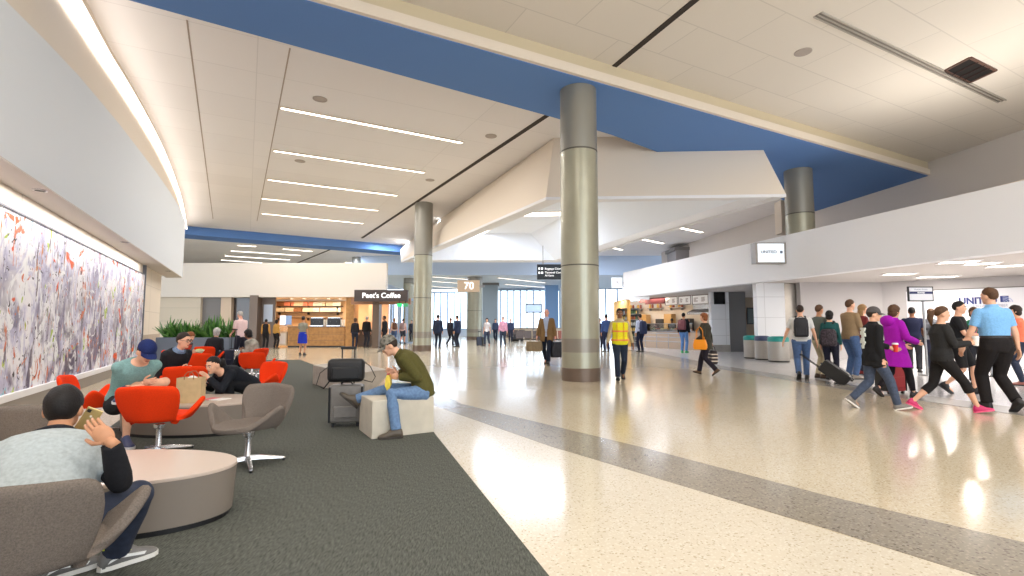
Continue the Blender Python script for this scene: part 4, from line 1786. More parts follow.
# ------------------------------------------------------------------ planter with leafy plants
pl0, pl1 = PY(155.5, 340, 16.6), PY(229, 340, 16.6)
e = empty('planter', ((pl0.x + pl1.x) / 2, 17.0, 0), 0, 'long blue-grey planter box filled with leafy plants behind the lounge seats', 'planter')
wP = pl1.x - pl0.x
MB().span(-wP / 2, wP / 2, -.4, -.34, 0, .92).span(-wP / 2, wP / 2, .34, .4, 0, .92).span(-wP / 2, -wP / 2 + .06, -.34, .34, 0, .92).span(wP / 2 - .06, wP / 2, -.34, .34, 0, .92).build('box', mat('planter_blue_grey', (112, 122, 136), .5), e, bevel=.008)
MB().span(-wP / 2 + .06, wP / 2 - .06, -.34, .34, .6, .84).build('soil', mat('soil_dark', (52, 40, 30), .95, bump=.6, bscale=60), e)
leafM = [mat('leaf_green', (56, 104, 40), .45, var=.3, scale=8), mat('leaf_light', (92, 140, 62), .45, var=.3, scale=8)]


def plant_mesh(seed):
    rnd = random.Random(seed)
    mb = MB()
    for i in range(46):
        a = rnd.uniform(0, 2 * PI)
        tilt = rnd.uniform(.05, .75)
        L = rnd.uniform(.4, .78) * (1.15 - tilt * .35)
        b0 = V((rnd.uniform(-.12, .12), rnd.uniform(-.2, .2), .0))
        d = V((math.cos(a) * math.sin(tilt), math.sin(a) * math.sin(tilt), math.cos(tilt)))
        s = d.cross(V((0, 0, 1)))
        s = (s if s.length > .05 else V((1, 0, 0))).normalized()
        s = rotv(s, d, rnd.uniform(-.8, .8))
        w = rnd.uniform(.035, .062)
        nn_ = d.cross(s)
        rg = []
        for t, ww in ((0, .35), (.3, 1), (.65, .85), (1, .05)):
            p = b0 + d * (L * t) + V((math.cos(a), math.sin(a), 0)) * (.16 * t * t * tilt) - V((0, 0, .12 * t * t * tilt))
            rg.append([p - s * w * ww, p + nn_ * .006, p + s * w * ww, p - nn_ * .004])
        mb.cur = 1 if rnd.random() < .35 else 0
        mb.loft(rg)
    return mb


pm = [plant_mesh(s) for s in (1, 2, 3)]
first = {}
NP = 8
for i in range(NP):
    k = i % 3
    if k not in first:
        o = pm[k].build('leafy_plant', leafM)
        first[k] = o
    else:
        o = dup(first[k])
    o.location = ((pl0.x + pl1.x) / 2 - wP / 2 + .22 + (wP - .44) * i / (NP - 1), 17.0 + random.uniform(-.06, .06), .84)
    o.rotation_euler = (0, 0, random.uniform(0, 6))
    o.scale = (1, 1, random.uniform(.8, 1.05))
    tag(o, 'bushy green upright-leaved plant growing in the long blue-grey planter', 'plant', 'plants in the long planter')

# ------------------------------------------------------------------ stone seats
M_STONE = mat('pale_stone', (196, 188, 172), .7, var=.08, scale=6, bump=.2, bscale=60)
b0, b1 = FL(371.5, 440), FL(434, 432.5)
t_ = (b1 - b0).normalized()
n_ = V((-t_.y, t_.x, 0))
q = [b0, b1, b1 + n_ * .62 - t_ * .1, b0 + n_ * .62 + t_ * .02]
blk = MB()
blk.add([zs(p, 0.0) for p in q] + [zs(p + (t_ * -.0), .44) for p in q], [(3, 2, 1, 0), (4, 5, 6, 7), (0, 1, 5, 4), (1, 2, 6, 5), (2, 3, 7, 6), (3, 0, 4, 7)])
o = blk.build('stone_block', M_STONE, bevel=.012)
tag(o, 'pale stone seating block at the carpet edge under the man in the olive jacket', 'block')
M_STONE2 = mat('grey_stone', (168, 158, 146), .65, var=.1, scale=6)
# low stone bench behind the suitcase
h = .42
c = [FL(316, 381), FL(372, 388)]
p1, p2, p3, p4 = PZ(313, 365, h), PZ(352, 361, h), PZ(388, 369.5, h), PZ(352, 373.5, h)
bn = MB()
top_ = [p1, p4, p3, p2]
low_ = [p1 * 1, p4 * 1, p4.lerp(p3, .55), p2.lerp(p3, .5)]
bn.add([zs(p, 0) for p in low_] + [zs(p, h - .1) for p in top_] + [zs(p, h) for p in top_],
       [(3, 2, 1, 0)] + [(i, (i + 1) % 4, 4 + (i + 1) % 4, 4 + i) for i in range(4)] + [(4 + i, 4 + (i + 1) % 4, 8 + (i + 1) % 4, 8 + i) for i in range(4)] + [(8, 9, 10, 11)])
o = bn.build('stone_bench', M_STONE2, bevel=.01)
tag(o, 'grey wedge-shaped stone bench on the carpet behind the suitcase', 'bench')

# ------------------------------------------------------------------ luggage
M_CASE = mat('suitcase_grey', (116, 112, 108), .45, var=.08, scale=20)
M_CASEB = mat('suitcase_black', (26, 26, 28), .55, bump=.2, bscale=200)
M_STRAP = mat('strap_black', (20, 20, 22), .7)


def rbox(w, d, h, m, name, parent, bevel=.04, loc=(0, 0, 0)):
    o = MB().span(-w / 2, w / 2, -d / 2, d / 2, 0, h).build(name, m, parent, bevel=bevel, seg=4, smooth=True, auto=50)
    o.location = loc
    return o


def suitcase(loc, rz, w, d, h, m, label, tilt=0, handle=.42, cat='suitcase', trim=M_BLACK):
    e = empty('rolling_suitcase', loc, rz, label, cat)
    e.rotation_euler = (tilt, 0, rz)
    rbox(w, d, h, m, 'body', e, .035, (0, 0, .05))
    MB().span(-w * .36, w * .36, -d / 2 - .025, -d / 2 + .02, .12, h * .55).build('front_pocket', m, e, bevel=.012)
    for sx in (-1, 1):
        MB().span(sx * w / 2 - .012, sx * w / 2 + .012, -d / 2 - .006, d / 2 + .006, .06, h + .03).build('edge_trim', trim, e, bevel=.005)
        wh = MB().lathe([(.035, -.014), (.035, .014)], (0, 0, 0), 16, Matrix.Rotation(PI / 2, 3, 'Y')).build('wheel', M_BLACK, e)
        wh.location = (sx * (w / 2 - .05), d / 2 - .03, .036)
        MB().span(sx * (w / 2 - .05) - .02, sx * (w / 2 - .05) + .02, -d / 2 + .02, -d / 2 + .06, 0, .06).build('foot', M_BLACK, e)
    if handle:
        hd = MB()
        z0, z1 = h, h + handle
        hw = w * .2
        hd.tube([(-hw, d / 2 - .03, z0), (-hw, d / 2 - .03, z1), ], .009, 8).tube([(hw, d / 2 - .03, z0), (hw, d / 2 - .03, z1)], .009, 8)
        ho = hd.build('telescopic_handle', M_BLACK, e, smooth=True)
        MB().span(-hw - .02, hw + .02, d / 2 - .045, d / 2 - .012, z1 - .02, z1 + .02).build('grip', M_BLACK, ho, bevel=.008)
    MB().tube([(-.07, 0, h + .05), (-.05, 0, h + .08), (.05, 0, h + .08), (.07, 0, h + .05)], .01, 8).build('carry_handle', M_BLACK, e, smooth=True)
    return e


sp = FL(346, 426)
suitcase((sp.x, sp.y, .008), R(12), .40, .24, .48, M_CASE, 'grey upright rolling suitcase with raised black handle beside the stone block', handle=.52)
# soft bag on top of it
e = empty('duffel_bag', (sp.x, sp.y - .04, .575), R(12), 'black soft travel bag strapped on top of the grey suitcase', 'bag')
rbox(.46, .2, .30, M_CASEB, 'body', e, .06)
MB().span(-.17, .17, -.125, -.09, .04, .2).build('pocket', M_CASEB, e, bevel=.02)
MB().tube([(-.22, -.02, .2), (-.32, -.03, .12), (-.36, -.03, -.03), (-.27, -.03, -.08), (-.2, -.02, .02)], [(.014, .005)] * 5, 8).build('shoulder_strap', M_STRAP, e, smooth=True)
MB().tube([(.22, -.02, .26), (.3, -.03, .2), (.37, -.03, .06), (.33, -.03, -.01), (.22, -.02, .02)], [(.014, .005)] * 5, 8).build('shoulder_strap', M_STRAP, e, smooth=True)

# ------------------------------------------------------------------ waste bins
M_PERF = mat('perforated_steel', (168, 164, 158), .45, .6, var=.2, scale=90)
for i, (px, py, colr, lb) in enumerate([(752.5, 359, (0, 128, 122), 'perforated steel bin with teal lid, farthest of the row of three'), (764.5, 360.5, (44, 58, 92), 'perforated steel bin with dark blue lid, in the middle of the row'),
                                        (780.5, 362.5, (0, 130, 124), 'perforated steel bin with teal lid, nearest the metal wall panel')]):
    p = FL(px, py) + V((0, .1, 0))
    r = [.26, .27, .34][i]
    e = empty('waste_bin', (p.x, p.y, 0), 0, lb, 'bin', 'steel bins by the white wall block')
    MB().lathe([(r * .96, 0), (r, .04), (r, .74)], n=28).build('body', M_PERF, e, smooth=True, auto=40)
    MB().lathe([(r * 1.02, .74), (r * 1.03, .86), (r * .96, .90), (r * .6, .93)], n=28).build('lid', mat('bin_lid_%d' % i, colr, .45), e, smooth=True, auto=50)
    MB().lathe([(r * 1.01, .02), (r * 1.01, .07)], n=28).build('base_ring', M_BLACK, e, smooth=True, auto=40)

# ------------------------------------------------------------------ coffee shop
zA = PY(270, 297, YC).z
zB_ = PY(270, 263, YC).z
fx0, fx1 = PY(100, 290, YC).x, PY(386, 290, YC).x
struct('wall_coffee_fascia', MB().span(fx0, fx1, YC, YC + .4, zA, zB_), mat('coffee_fascia_paint', (222, 214, 204), .6))
bx = PY(161, 290, YC).x
Xc = lambda px: PY(px, 326, YC).x
struct('wall_coffee_left', MB().span(fx0, Xc(196.5), YC + .3, YC + .5, 0, zA), tiled('tan_panels', (214, 202, 184), 4.0, .8, 0, .02, .85, vert=True))
struct('wall_coffee_grey', MB().span(Xc(196.5), Xc(217), YC + .5, YC + .6, 0, zA), mat('steel_door_grey', (120, 116, 114), .5))
struct('wall_coffee_post', MB().span(Xc(217), Xc(227.5), YC + .3, YC + .7, 0, zA), mat('tan_post', (206, 186, 164), .6))
struct('door_1', MB().span(Xc(227.5), Xc(251), YC + .6, YC + .66, 0, zA), mat('dark_glass', (72, 66, 66), .15, spec=.6))
pil = MB().span(Xc(249.5), Xc(257.5), YC - .1, YC + .5, 0, zA + .1)
struct('wall_coffee_pillar', pil, M_BRONZE)
struct('wall_coffee_dark', MB().span(Xc(257.5), Xc(271), YC + .4, YC + .5, 0, zA), mat('shop_dark', (98, 84, 76), .5))
struct('wall_coffee_back', MB().span(Xc(262) * 1.15, Xc(374) - 1.2, YC + 4.4, YC + 4.6, 0, zA), M_WARM)
struct('ceiling_coffee', MB().span(Xc(262) * 1.15, Xc(386), YC + .4, YC + 4.4, zA + .05, zA + .15), M_CREAMP)
struct('wall_coffee_side', MB().prism([(Xc(270), YC + .5), (Xc(270) + .1, YC + .5), (Xc(270) * 1.16 + .1, YC + 4.5), (Xc(270) * 1.16, YC + 4.5)], 0, zA), M_WARM)
struct('trim_11', MB().span(Xc(344), Xc(352), YC + .3, YC + 1.2, 0, zA), M_WOOD)
struct('wall_coffee_right', MB().span(Xc(353), Xc(375), YC + 3.2, YC + 3.4, 0, zA), mat('shop_tan', (214, 172, 140), .6))
struct('wall_coffee_pillar_right', MB().span(Xc(374), Xc(380.5), YC - .4, YC + .2, 0, zA - .1), M_BRONZE)
struct('trim_12', MB().span(Xc(352), Xc(411), YC - .3, YC, zA - .45, zA - .1), mat('shop_brown', (150, 110, 84), .5))
# poster on the dark wall
po = empty('poster', (Xc(264.5), YC + .38, PY(264, 313, YC).z), 0, 'pale blue-grey poster on the dark wall left of the coffee shelves', 'poster')
MB().span(-.25, .25, -.02, 0, -.5, .5).build('sheet', mat('poster_blue', (170, 180, 196), .4), po)
MB().span(-.28, .28, -.012, .01, -.53, .53).build('frame', M_STEEL, po)
# shelves with coffee goods
sx0, sx1 = Xc(272.5), Xc(341)
k_ = (YC + 4.0) / YC
for n_s, py in enumerate((306.0, 311.8, 317.5)):
    z = PY(300, py, YC + 4.0).z
    sh = empty('wall_shelf', ((sx0 + sx1) / 2 * k_, YC + 4.1, z), 0, ['upper', 'middle', 'lower'][n_s] + ' long dark wall shelf of goods behind the coffee counter', 'shelf')
    MB().span(-(sx1 - sx0) / 2 * k_, (sx1 - sx0) / 2 * k_, -.2, .25, -.04, 0).build('board', mat('shelf_dark', (70, 52, 40), .5), sh)
    for s_ in (-1, 0, 1):
        MB().span(s_ * 2 - .03, s_ * 2 + .03, .0, .25, -.2, -.04).build('bracket', M_BLACK, sh)
pk = None
pcol = [mat('pack_cream', (232, 216, 190), .6), mat('pack_pink', (226, 140, 116), .6), mat('pack_white', (240, 236, 226), .6), mat('pack_brown', (150, 100, 66), .6)]
protos = []
for m_ in pcol:
    o = MB().loft([[V((x * .09 * f, y * g_, z)) for x, y in ((-1, -1), (1, -1), (1, 1), (-1, 1))] for f, g_, z in ((1, .06, 0), (1.02, .065, .15), (.95, .02, .25), (.95, .012, .28))]).build('coffee_bag', m_, smooth=False)
    protos.append(o)
fst = set()
rnd = random.Random(5)
for n_s, py in enumerate((306.0, 311.8)):
    z = PY(300, py, YC + 4.0).z
    N = 34
    blk_ = 0
    for i in range(N):
        if i % 5 == 0:
            blk_ = rnd.choice([0, 1, 1, 2, 3, 0, 2])
        if (i + n_s * 3) % 9 == 8:
            continue
        pr = protos[blk_]
        if blk_ not in fst:
            o = pr
            fst.add(blk_)
        else:
            o = dup(pr)
        o.location = ((sx0 * k_ + .15) + ((sx1 - sx0) * k_ - .3) * i / (N - 1), YC + 4.0, z)
        tag(o, 'coffee bag standing in the rows on the %s shelf behind the counter' % ['upper', 'middle'][n_s], 'coffee bag', 'coffee bags on the %s shelf' % ['upper', 'middle'][n_s])
# counter
cy = 30.9
Xk = lambda px: PY(px, 326, cy).x
zt = 1.27
ct = empty('service_counter', ((Xk(288) + Xk(345)) / 2, cy, 0), 0, 'long oak-fronted coffee counter below the goods shelves', 'counter')
wC = Xk(345) - Xk(288)
MB().span(-wC / 2, wC / 2, 0, .8, .08, zt - .04).build('front', M_WOOD, ct)
MB().span(-wC / 2 - .03, wC / 2 + .03, -.05, .85, zt - .04, zt).build('worktop', mat('counter_top_dark', (90, 74, 62), .3), ct)
MB().span(-wC / 2, wC / 2, .05, .8, 0, .08).build('kick_plate', M_BLACK, ct)
for z in (.4, .75):
    MB().span(-wC / 2, wC / 2, -.008, .002, z, z + .012).build('groove', M_BRONZE, ct)
cs = empty('display_case', ((Xk(275) + Xk(287)) / 2, cy, 0), 0, 'low pastry case with pale front panels left of the oak counter', 'display case')
wD = Xk(287) - Xk(275)
MB().span(-wD / 2, wD / 2, 0, .8, .1, .95).build('cabinet', mat('case_cream', (206, 186, 160), .5), cs)
MB().span(-wD / 2 + .06, wD / 2 - .06, -.01, .0, .2, .85).build('front_panel', mat('case_panel', (224, 214, 206), .4), cs)
MB().span(-wD / 2, wD / 2, .1, .8, .95, 1.3).build('glass', M_GLASS, cs)
MB().span(-wD / 2, wD / 2, .0, .8, 1.3, 1.33).build('top', M_STEEL, cs)
mo = empty('order_screen', (Xk(282.5), cy + .4, 1.33), 0, 'bright white and blue order screen standing left of the oak counter', 'screen')
MB().span(-.35, .0, -.02, .02, .05, .62).build('white_screen', mat('screen_white', (235, 240, 250), .3, emit=.9), mo)
MB().span(.02, .37, -.02, .02, .05, .62).build('blue_screen', mat('screen_blue', (120, 146, 186), .3, emit=.5), mo)
MB().span(-.05, .05, -.03, .03, 0, .06).build('stand', M_BLACK, mo)


def espresso(px, label):
    e = empty('espresso_machine', (Xk(px), cy + .45, zt), 0, label, 'coffee machine', 'machines on the coffee counter')
    MB().span(-.4, .4, -.2, .25, .08, .52).build('body', mat('machine_dark', (40, 38, 40), .3, .4), e, bevel=.03)
    MB().span(-.42, .42, -.25, .28, .0, .08).build('drip_tray', M_CHROME, e, bevel=.01)
    MB().span(-.38, .38, -.15, .22, .52, .56).build('cup_rail', M_CHROME, e)
    for s in (-.2, .2):
        MB().tube([(s, -.2, .3), (s, -.32, .27)], .02, 8).build('group_handle', M_BLACK, e)
    return e


espresso(315, 'dark espresso machine in the middle of the oak coffee counter')
espresso(332, 'dark espresso machine near the right end of the oak coffee counter')
for i, px in enumerate((322, 324.5, 339.5, 342)):
    e = empty('paper_cup_stack', (Xk(px), cy + .35, zt), 0, 'stack of pale paper cups on the oak coffee counter', 'cups', 'cup stacks on the coffee counter')
    MB().lathe([(.045, 0), (.06, .12), (.065, .42), (.06, .43)], n=14).build('stack', pcol[2], e, smooth=True, auto=40)
kd = empty('condiment_stand', ((Xk(352) + Xk(374)) / 2, cy + .7, 0), 0, 'dark condiment counter right of the oak coffee counter', 'counter')
wk = Xk(374) - Xk(352)
MB().span(-wk / 2, wk / 2, 0, .6, 0, 1.05).build('cabinet', mat('stand_dark', (92, 84, 80), .5), kd)
MB().span(-wk / 2 - .03, wk / 2 + .03, -.04, .64, 1.05, 1.09).build('worktop', M_STEEL, kd)
for k in range(6):
    p = (Xc(276) + (Xc(341) - Xc(276)) * k / 5, YC + 2.0, zA + .04)
    e = empty('spot_light', p, 0, 'small warm ceiling spot in the row above the coffee counter', 'light', 'spots above the coffee counter')
    MB().lathe([(.09, 0), (.09, -.05), (.07, -.05), (.06, -.02), (0, -.02)], n=16).build('housing', M_WHITE, e, smooth=True, auto=40)
    MB().lathe([(.06, -.022), (0, -.022)], n=16).build('lens', M_LAMP, e)
area('lamp', ((sx0 + sx1) / 2, YC + 2.6, zA), 6, 190, (255, 228, 190), sy=1.4)
area('lamp', (Xc(363), YC + 1.8, zA - .1), 1.2, 40, (255, 214, 170), sy=1.0)
# bright glazed doorway beyond
window('window_4', Xc(381.5) * 1.25, Xc(413) * 1.25, 0, 3.3, 38, '', 4)
struct('wall_behind_shop', MB().span(-40, Xc(381.5) * 1.25, 38, 38.2, 0, 3.6), M_CREAMP)

# ------------------------------------------------------------------ food shop on the right
def sh(px, y):
    return PY(px, 326, y).x


yK = 27.4
cA, cB = V((sh(637, 31.0), 31.0, 0)), V((sh(706, 26.2), 26.2, 0))
ck = (cA + cB) / 2
rk = math.atan2(cB.y - cA.y, cB.x - cA.x)
LK = (cB - cA).length
e = empty('food_counter', (ck.x, ck.y, 0), rk, 'long food service counter with glass guard and metal tray rails', 'counter')
MB().span(-LK / 2, LK / 2, .0, .9, .0, .95).build('cabinet', mat('counter_tan', (182, 160, 138), .5), e)
MB().span(-LK / 2 - .02, LK / 2 + .02, -.05, .95, .95, 1.0).build('worktop', M_STEEL, e)
MB().span(-LK / 2 + .3, LK / 2 - 1.4, .1, .13, 1.0, 1.42).build('glass_guard', M_GLASS, e)
MB().span(-LK / 2 + .3, LK / 2 - 1.4, .08, .5, 1.42, 1.45).build('guard_shelf', M_STEEL, e)
for z in (.42, .66, .88):
    MB().tube([(-LK / 2 + .1, -.28, z), (LK / 2 - 1.5, -.28, z)], .022, 8).build('tray_rail', M_STEEL, e)
for k in range(5):
    x = -LK / 2 + .1 + (LK - 1.6) * k / 4
    MB().tube([(x, -.28, 0), (x, -.28, .88), (x, 0, .88)], .02, 8).build('rail_post', M_STEEL, e)
# goods under the guard: pans of food
pans = None
rnd = random.Random(3)
pc = [mat('food_%d' % i, c_, .7, var=.2, scale=30) for i, c_ in enumerate([(196, 150, 70), (92, 116, 60), (170, 70, 44), (222, 206, 160)])]
u = Matrix.Rotation(rk, 3, 'Z')
for i in range(9):
    p = ck + u @ V((-LK / 2 + .6 + (LK - 2.4) * i / 8, .45, 0))
    t = empty('food_pan', (p.x, p.y, 1.0), rk, 'steel pan of food under the glass guard of the food counter', 'pan', 'food pans on the counter')
    MB().span(-.2, .2, -.17, .17, 0, .1).build('pan', M_STEEL, t)
    MB().ell((0, 0, .1), (.17, .15, .07)).build('food', pc[i % 4], t, smooth=True)
# back wall of the shop, menu boards and red panel
bA = V((sh(622, 34.0), 35.5, 0))
bB = V((sh(712, 29.5), 29.6, 0))
bt = (bB - bA).normalized()
bn_ = V((-bt.y, bt.x, 0))
rb = math.atan2(bt.y, bt.x)
struct('wall_shop_back', MB().prism([(p.x, p.y) for p in (bA, bB, bB + bn_ * .2, bA + bn_ * .2)], 0, 3.02), mat('shop_wall_beige', (216, 204, 188), .6))
for i in range(3):
    p = bA.lerp(bB, .25 + .22 * i) - bn_ * .17
    e = empty('wall_shelf', (p.x, p.y, 2.45), rb, 'steel wall shelf high on the back wall of the food shop kitchen', 'shelf', 'kitchen wall shelves')
    MB().span(-.55, .55, -.15, .15, -.02, .02).build('board', M_STEEL, e)
    for k in (-.4, .4):
        MB().span(k - .02, k + .02, -.1, .15, -.16, -.02).build('bracket', M_STEEL, e)
    for k in range(5):
        b_ = MB().lathe([(.07, 0), (.075, .02), (.07, .22), (.04, .26)], n=12).build('food_tin', mat('tin_%d' % (k % 3), [(214, 170, 80), (150, 80, 60), (206, 206, 200)][k % 3], .4), smooth=True, auto=40)
        q_ = p + V((math.cos(rb), math.sin(rb), 0)) * (-.42 + .21 * k)
        b_.location = (q_.x, q_.y, 2.47)
        tag(b_, 'tin standing on a high kitchen shelf at the back of the food shop', 'tin', 'tins on the kitchen shelves')
struct('wall_shop_left', MB().span(bA.x - .2, bA.x, 31.5, 35.7, 0, 3.02), mat('shop_ochre', (206, 160, 84), .6))


gA, gB = cA + (cA - cB) * .1 + u @ V((0, .6, 0)), cB + u @ V((0, .6, 0))


def onback(px, py):
    d = ray(px, py)
    gt_ = (gB - gA).normalized()
    gn_ = V((-gt_.y, gt_.x, 0))
    t = gA.dot(gn_) / (d.x * gn_.x + d.y * gn_.y)
    return V((0, 0, EYE)) + d * t


def wallpanel(name, label, cat, px0, px1, py0, py1, m, group=None, inner=None):
    a, b = onback(px0, (py0 + py1) / 2), onback(px1, (py0 + py1) / 2)
    c = (a + b) / 2
    z0, z1 = onback((px0 + px1) / 2, py1).z, min(3.0, onback((px0 + px1) / 2, py0).z)
    w = V((b.x - a.x, b.y - a.y, 0)).length
    e = empty(name, (c.x, c.y, (z0 + z1) / 2), rk, label, cat, group)
    h = (z1 - z0) / 2
    MB().span(-w / 2, w / 2, -.04, .04, -h, h).build('board', m, e)
    return e, w, h


wallpanel('wall_panel', 'dark red panel hanging over the food counter left of the menu boards', 'panel', 645.5, 664.5, 293, 304, mat('dark_red', (86, 16, 30), .6))
for i, (a, b) in enumerate(((665.5, 678), (679, 691.5), (692.5, 709))):
    e, w, h = wallpanel('menu_board', ['first', 'second', 'third'][i] + ' white menu board from the dark red panel above the food counter', 'menu board', a, b, 293 - i * .9, 305.2 - i * .5, mat('menu_white', (222, 218, 214), .5, emit=.25), 'menu boards')
    MB().span(-w / 2, w / 2, -.05, -.03, h - .03, h).span(-w / 2, w / 2, -.05, -.03, -h, -h + .03).span(-w / 2, -w / 2 + .04, -.05, -.03, -h, h).span(w / 2 - .04, w / 2, -.05, -.03, -h, h).build('frame', M_BRONZE, e)
    tx = MB()
    r2 = random.Random(i)
    for cc in range(2):
        for ln in range(6):
            x0 = -w / 2 + .12 + cc * (w / 2 - .04)
            tx.span(x0, x0 + (w / 2 - .26) * r2.uniform(.5, 1), -.046, -.04, h - .16 - ln * (2 * h - .26) / 6, h - .135 - ln * (2 * h - .26) / 6)
    tx.build('text_lines', mat('menu_text', (168, 150, 142), .6), e)
struct('trim_13', MB().prism([(p.x, p.y) for p in (gA + u @ V((0, .1, 0)), gB + u @ V((0, .1, 0)), gB + u @ V((0, .2, 0)), gA + u @ V((0, .2, 0)))], 2.8, 3.02), mat('maroon_trim', (104, 40, 44), .5))
# coloured equipment at the back of the food shop
for i in range(8):
    p = bA.lerp(bB, .21 + .088 * i) - bn_ * .5
    e = empty('kitchen_unit', (p.x, p.y, 0), rb, 'steel kitchen unit along the back wall of the food shop', 'kitchen unit', 'kitchen units behind the food counter')
    MB().span(-.32, .32, -.3, .3, 0, 1.0).build('cabinet', M_STEEL, e)
    MB().span(-.28, .28, -.2, .28, 1.0, 1.45 + .3 * (i % 3)).build('appliance', [M_CHROME, mat('appliance_dark', (60, 56, 54), .4), mat('appliance_warm', (190, 150, 96), .5)][i % 3], e, bevel=.02)
    MB().span(-.24, .24, -.32, -.3, .15, .85).build('door', M_MET, e)
hd_ = ck + u @ V((LK / 2 - 1.2, 1.6, 0))
hood = empty('extractor_hood', (hd_.x, hd_.y, 1.95), rb, 'pale metal extractor hood hanging over the right end of the food counter', 'hood')
MB().loft([[V((x * a_, y * b_, z)) for x, y in ((-1, -1), (1, -1), (1, 1), (-1, 1))] for a_, b_, z in ((1.1, .5, 0), (1.1, .5, .12), (.8, .3, .3), (.8, .3, 1.07))]).build('canopy', M_CHROME, hood)
for i in range(3):
    p = bA.lerp(bB, .2 + .26 * i) - bn_ * 1.9
    area('lamp', (p.x, p.y, 2.95), 1.6, 60, (255, 236, 208), rot=(0, 0, rb), sy=.8)
# drinks shelf at the far left end of the food shop
dx = sh(628.5, 31.8)
e = empty('open_chiller', (dx, 31.9, 0), 0, 'open shelf cabinet of drinks at the far end of the food shop', 'shelf unit')
MB().span(-.62, -.56, -.3, .35, 0, 2.35).span(.56, .62, -.3, .35, 0, 2.35).span(-.56, .56, .3, .35, 0, 2.35).span(-.62, .62, -.3, .35, 2.35, 2.42).span(-.56, .56, -.3, .3, 0, .25).build('carcass', mat('chiller_dark', (70, 78, 84), .4), e)
for k in range(5):
    MB().span(-.56, .56, -.28, .3, .6 + k * .36, .63 + k * .36).build('shelf', M_STEEL, e)
dm = [mat('drink_%d' % i, c_, .3) for i, c_ in enumerate([(200, 210, 214), (170, 90, 50), (90, 130, 90), (220, 190, 110)])]
dpro = [MB().lathe([(.03, 0), (.032, .02), (.032, .14), (.012, .19), (.012, .22)], n=10).build('drink_bottle', m_, smooth=True, auto=40) for m_ in dm]
fst = set()
for k in range(5):
    for i in range(10):
        c_ = (i // 3 + k) % 4
        if c_ in fst:
            o = dup(dpro[c_])
        else:
            o = dpro[c_]
            fst.add(c_)
        o.location = (dx - .5 + i * .11, 31.72, .63 + k * .36)
        tag(o, 'drink bottle standing in the open shelf cabinet of the food shop', 'bottle', 'bottles in the open shelf cabinet')

# ------------------------------------------------------------------ airline queue: sign on pole, barriers, desk
pp_ = FL(925, 370)
yQ = 13.2
xq = PY(924.5, 326, yQ).x
e = empty('queue_sign', (xq, yQ, 0), 0, 'black framed white and blue information sign on a steel pole by the queue', 'sign')
MB().lathe([(.2, 0), (.2, .02), (.04, .04)], n=24).build('base', M_STEEL, e, smooth=True, auto=40)
z0, z1 = PY(920, 301.5, yQ).z, PY(920, 286.5, yQ).z
wq = PY(933, 290, yQ).x - PY(907.5, 290, yQ).x
MB().lathe([(.028, .03), (.028, z0)], n=16).build('pole', M_STEEL, e, smooth=True, auto=40)
off = PY(920, 290, yQ).x - xq
bo = MB().span(off - wq / 2, off + wq / 2, -.02, .02, z0, z1).build('frame', M_BLACK, e, bevel=.008)
hq = z1 - z0
MB().span(off - wq / 2 + .035, off + wq / 2 - .035, -.026, -.018, z0 + .03, z1 - .03).build('panel', mat('queue_white', (222, 224, 230), .4), e)
MB().span(off - wq / 2 + .035, off + wq / 2 - .035, -.03, -.024, z0 + hq * .5, z0 + hq * .66).build('blue_band', mat('queue_blue', (36, 44, 96), .4), e)
text('Premier Access', .055, mat('queue_grey', (120, 126, 150), .5), e, (off, -.03, z0 + hq * .8), (PI / 2, 0, 0), ext=.001)
text('Economy', .05, M_TXW, e, (off, -.033, z0 + hq * .58), (PI / 2, 0, 0), ext=.001)


def barrier(x, y, label):
    e = empty('queue_barrier_post', (x, y, 0), 0, label, 'barrier', 'queue barrier posts')
    MB().lathe([(.18, 0), (.18, .015), (.03, .03)], n=20).build('base', M_BLACK, e, smooth=True, auto=40)
    MB().lathe([(.03, .03), (.03, .95)], n=14).build('post', M_STEEL, e, smooth=True, auto=40)
    MB().lathe([(.042, .86), (.042, 1.0), (.02, 1.02)], n=14).build('cap', M_BLACK, e, smooth=True, auto=40)
    return e


bp = [(12.0, 15.6), (13.7, 15.4), (15.4, 14.9), (12.4, 13.0), (14.0, 12.4)]
for i, (x, y) in enumerate(bp):
    barrier(x, y, 'black and steel belt barrier post among the people queueing at the airline counter')
for i, (a, b) in enumerate(((0, 1), (1, 2), (3, 4))):
    A_, B_ = V((*bp[a], .93)), V((*bp[b], .93))
    d = (B_ - A_).normalized() * .045
    o = MB().loft([[p + V((0, 0, -.028)), p + V((0, .003, -.028)), p + V((0, .003, .028)), p + V((0, 0, .028))] for p in (A_ + d, A_.lerp(B_, .5) - V((0, 0, .015)), B_ - d)]).build('barrier_belt', mat('belt_blue', (44, 56, 120), .7))
    tag(o, 'dark blue belt stretched between the queue barrier posts', 'belt', 'queue barrier belts')
dk = g0.lerp(g1, .55) - gn * .9
e = empty('check_in_desk', (dk.x, dk.y, 0), rg, 'white airline check-in desk in front of the lettered wall', 'desk')
MB().span(-2.6, 2.6, -.3, .3, 0, 1.02).build('front', mat('desk_white', (216, 216, 220), .4), e, bevel=.01)
MB().span(-2.65, 2.65, -.36, .36, 1.02, 1.06).build('worktop', M_DGREY, e)
for k in (-1.4, .3):
    MB().span(k - .22, k + .22, -.03, .03, 1.1, 1.42).build('monitor', M_BLACK, e)
    MB().span(k - .03, k + .03, -.03, .03, 1.06, 1.12).build('stand', M_BLACK, e)

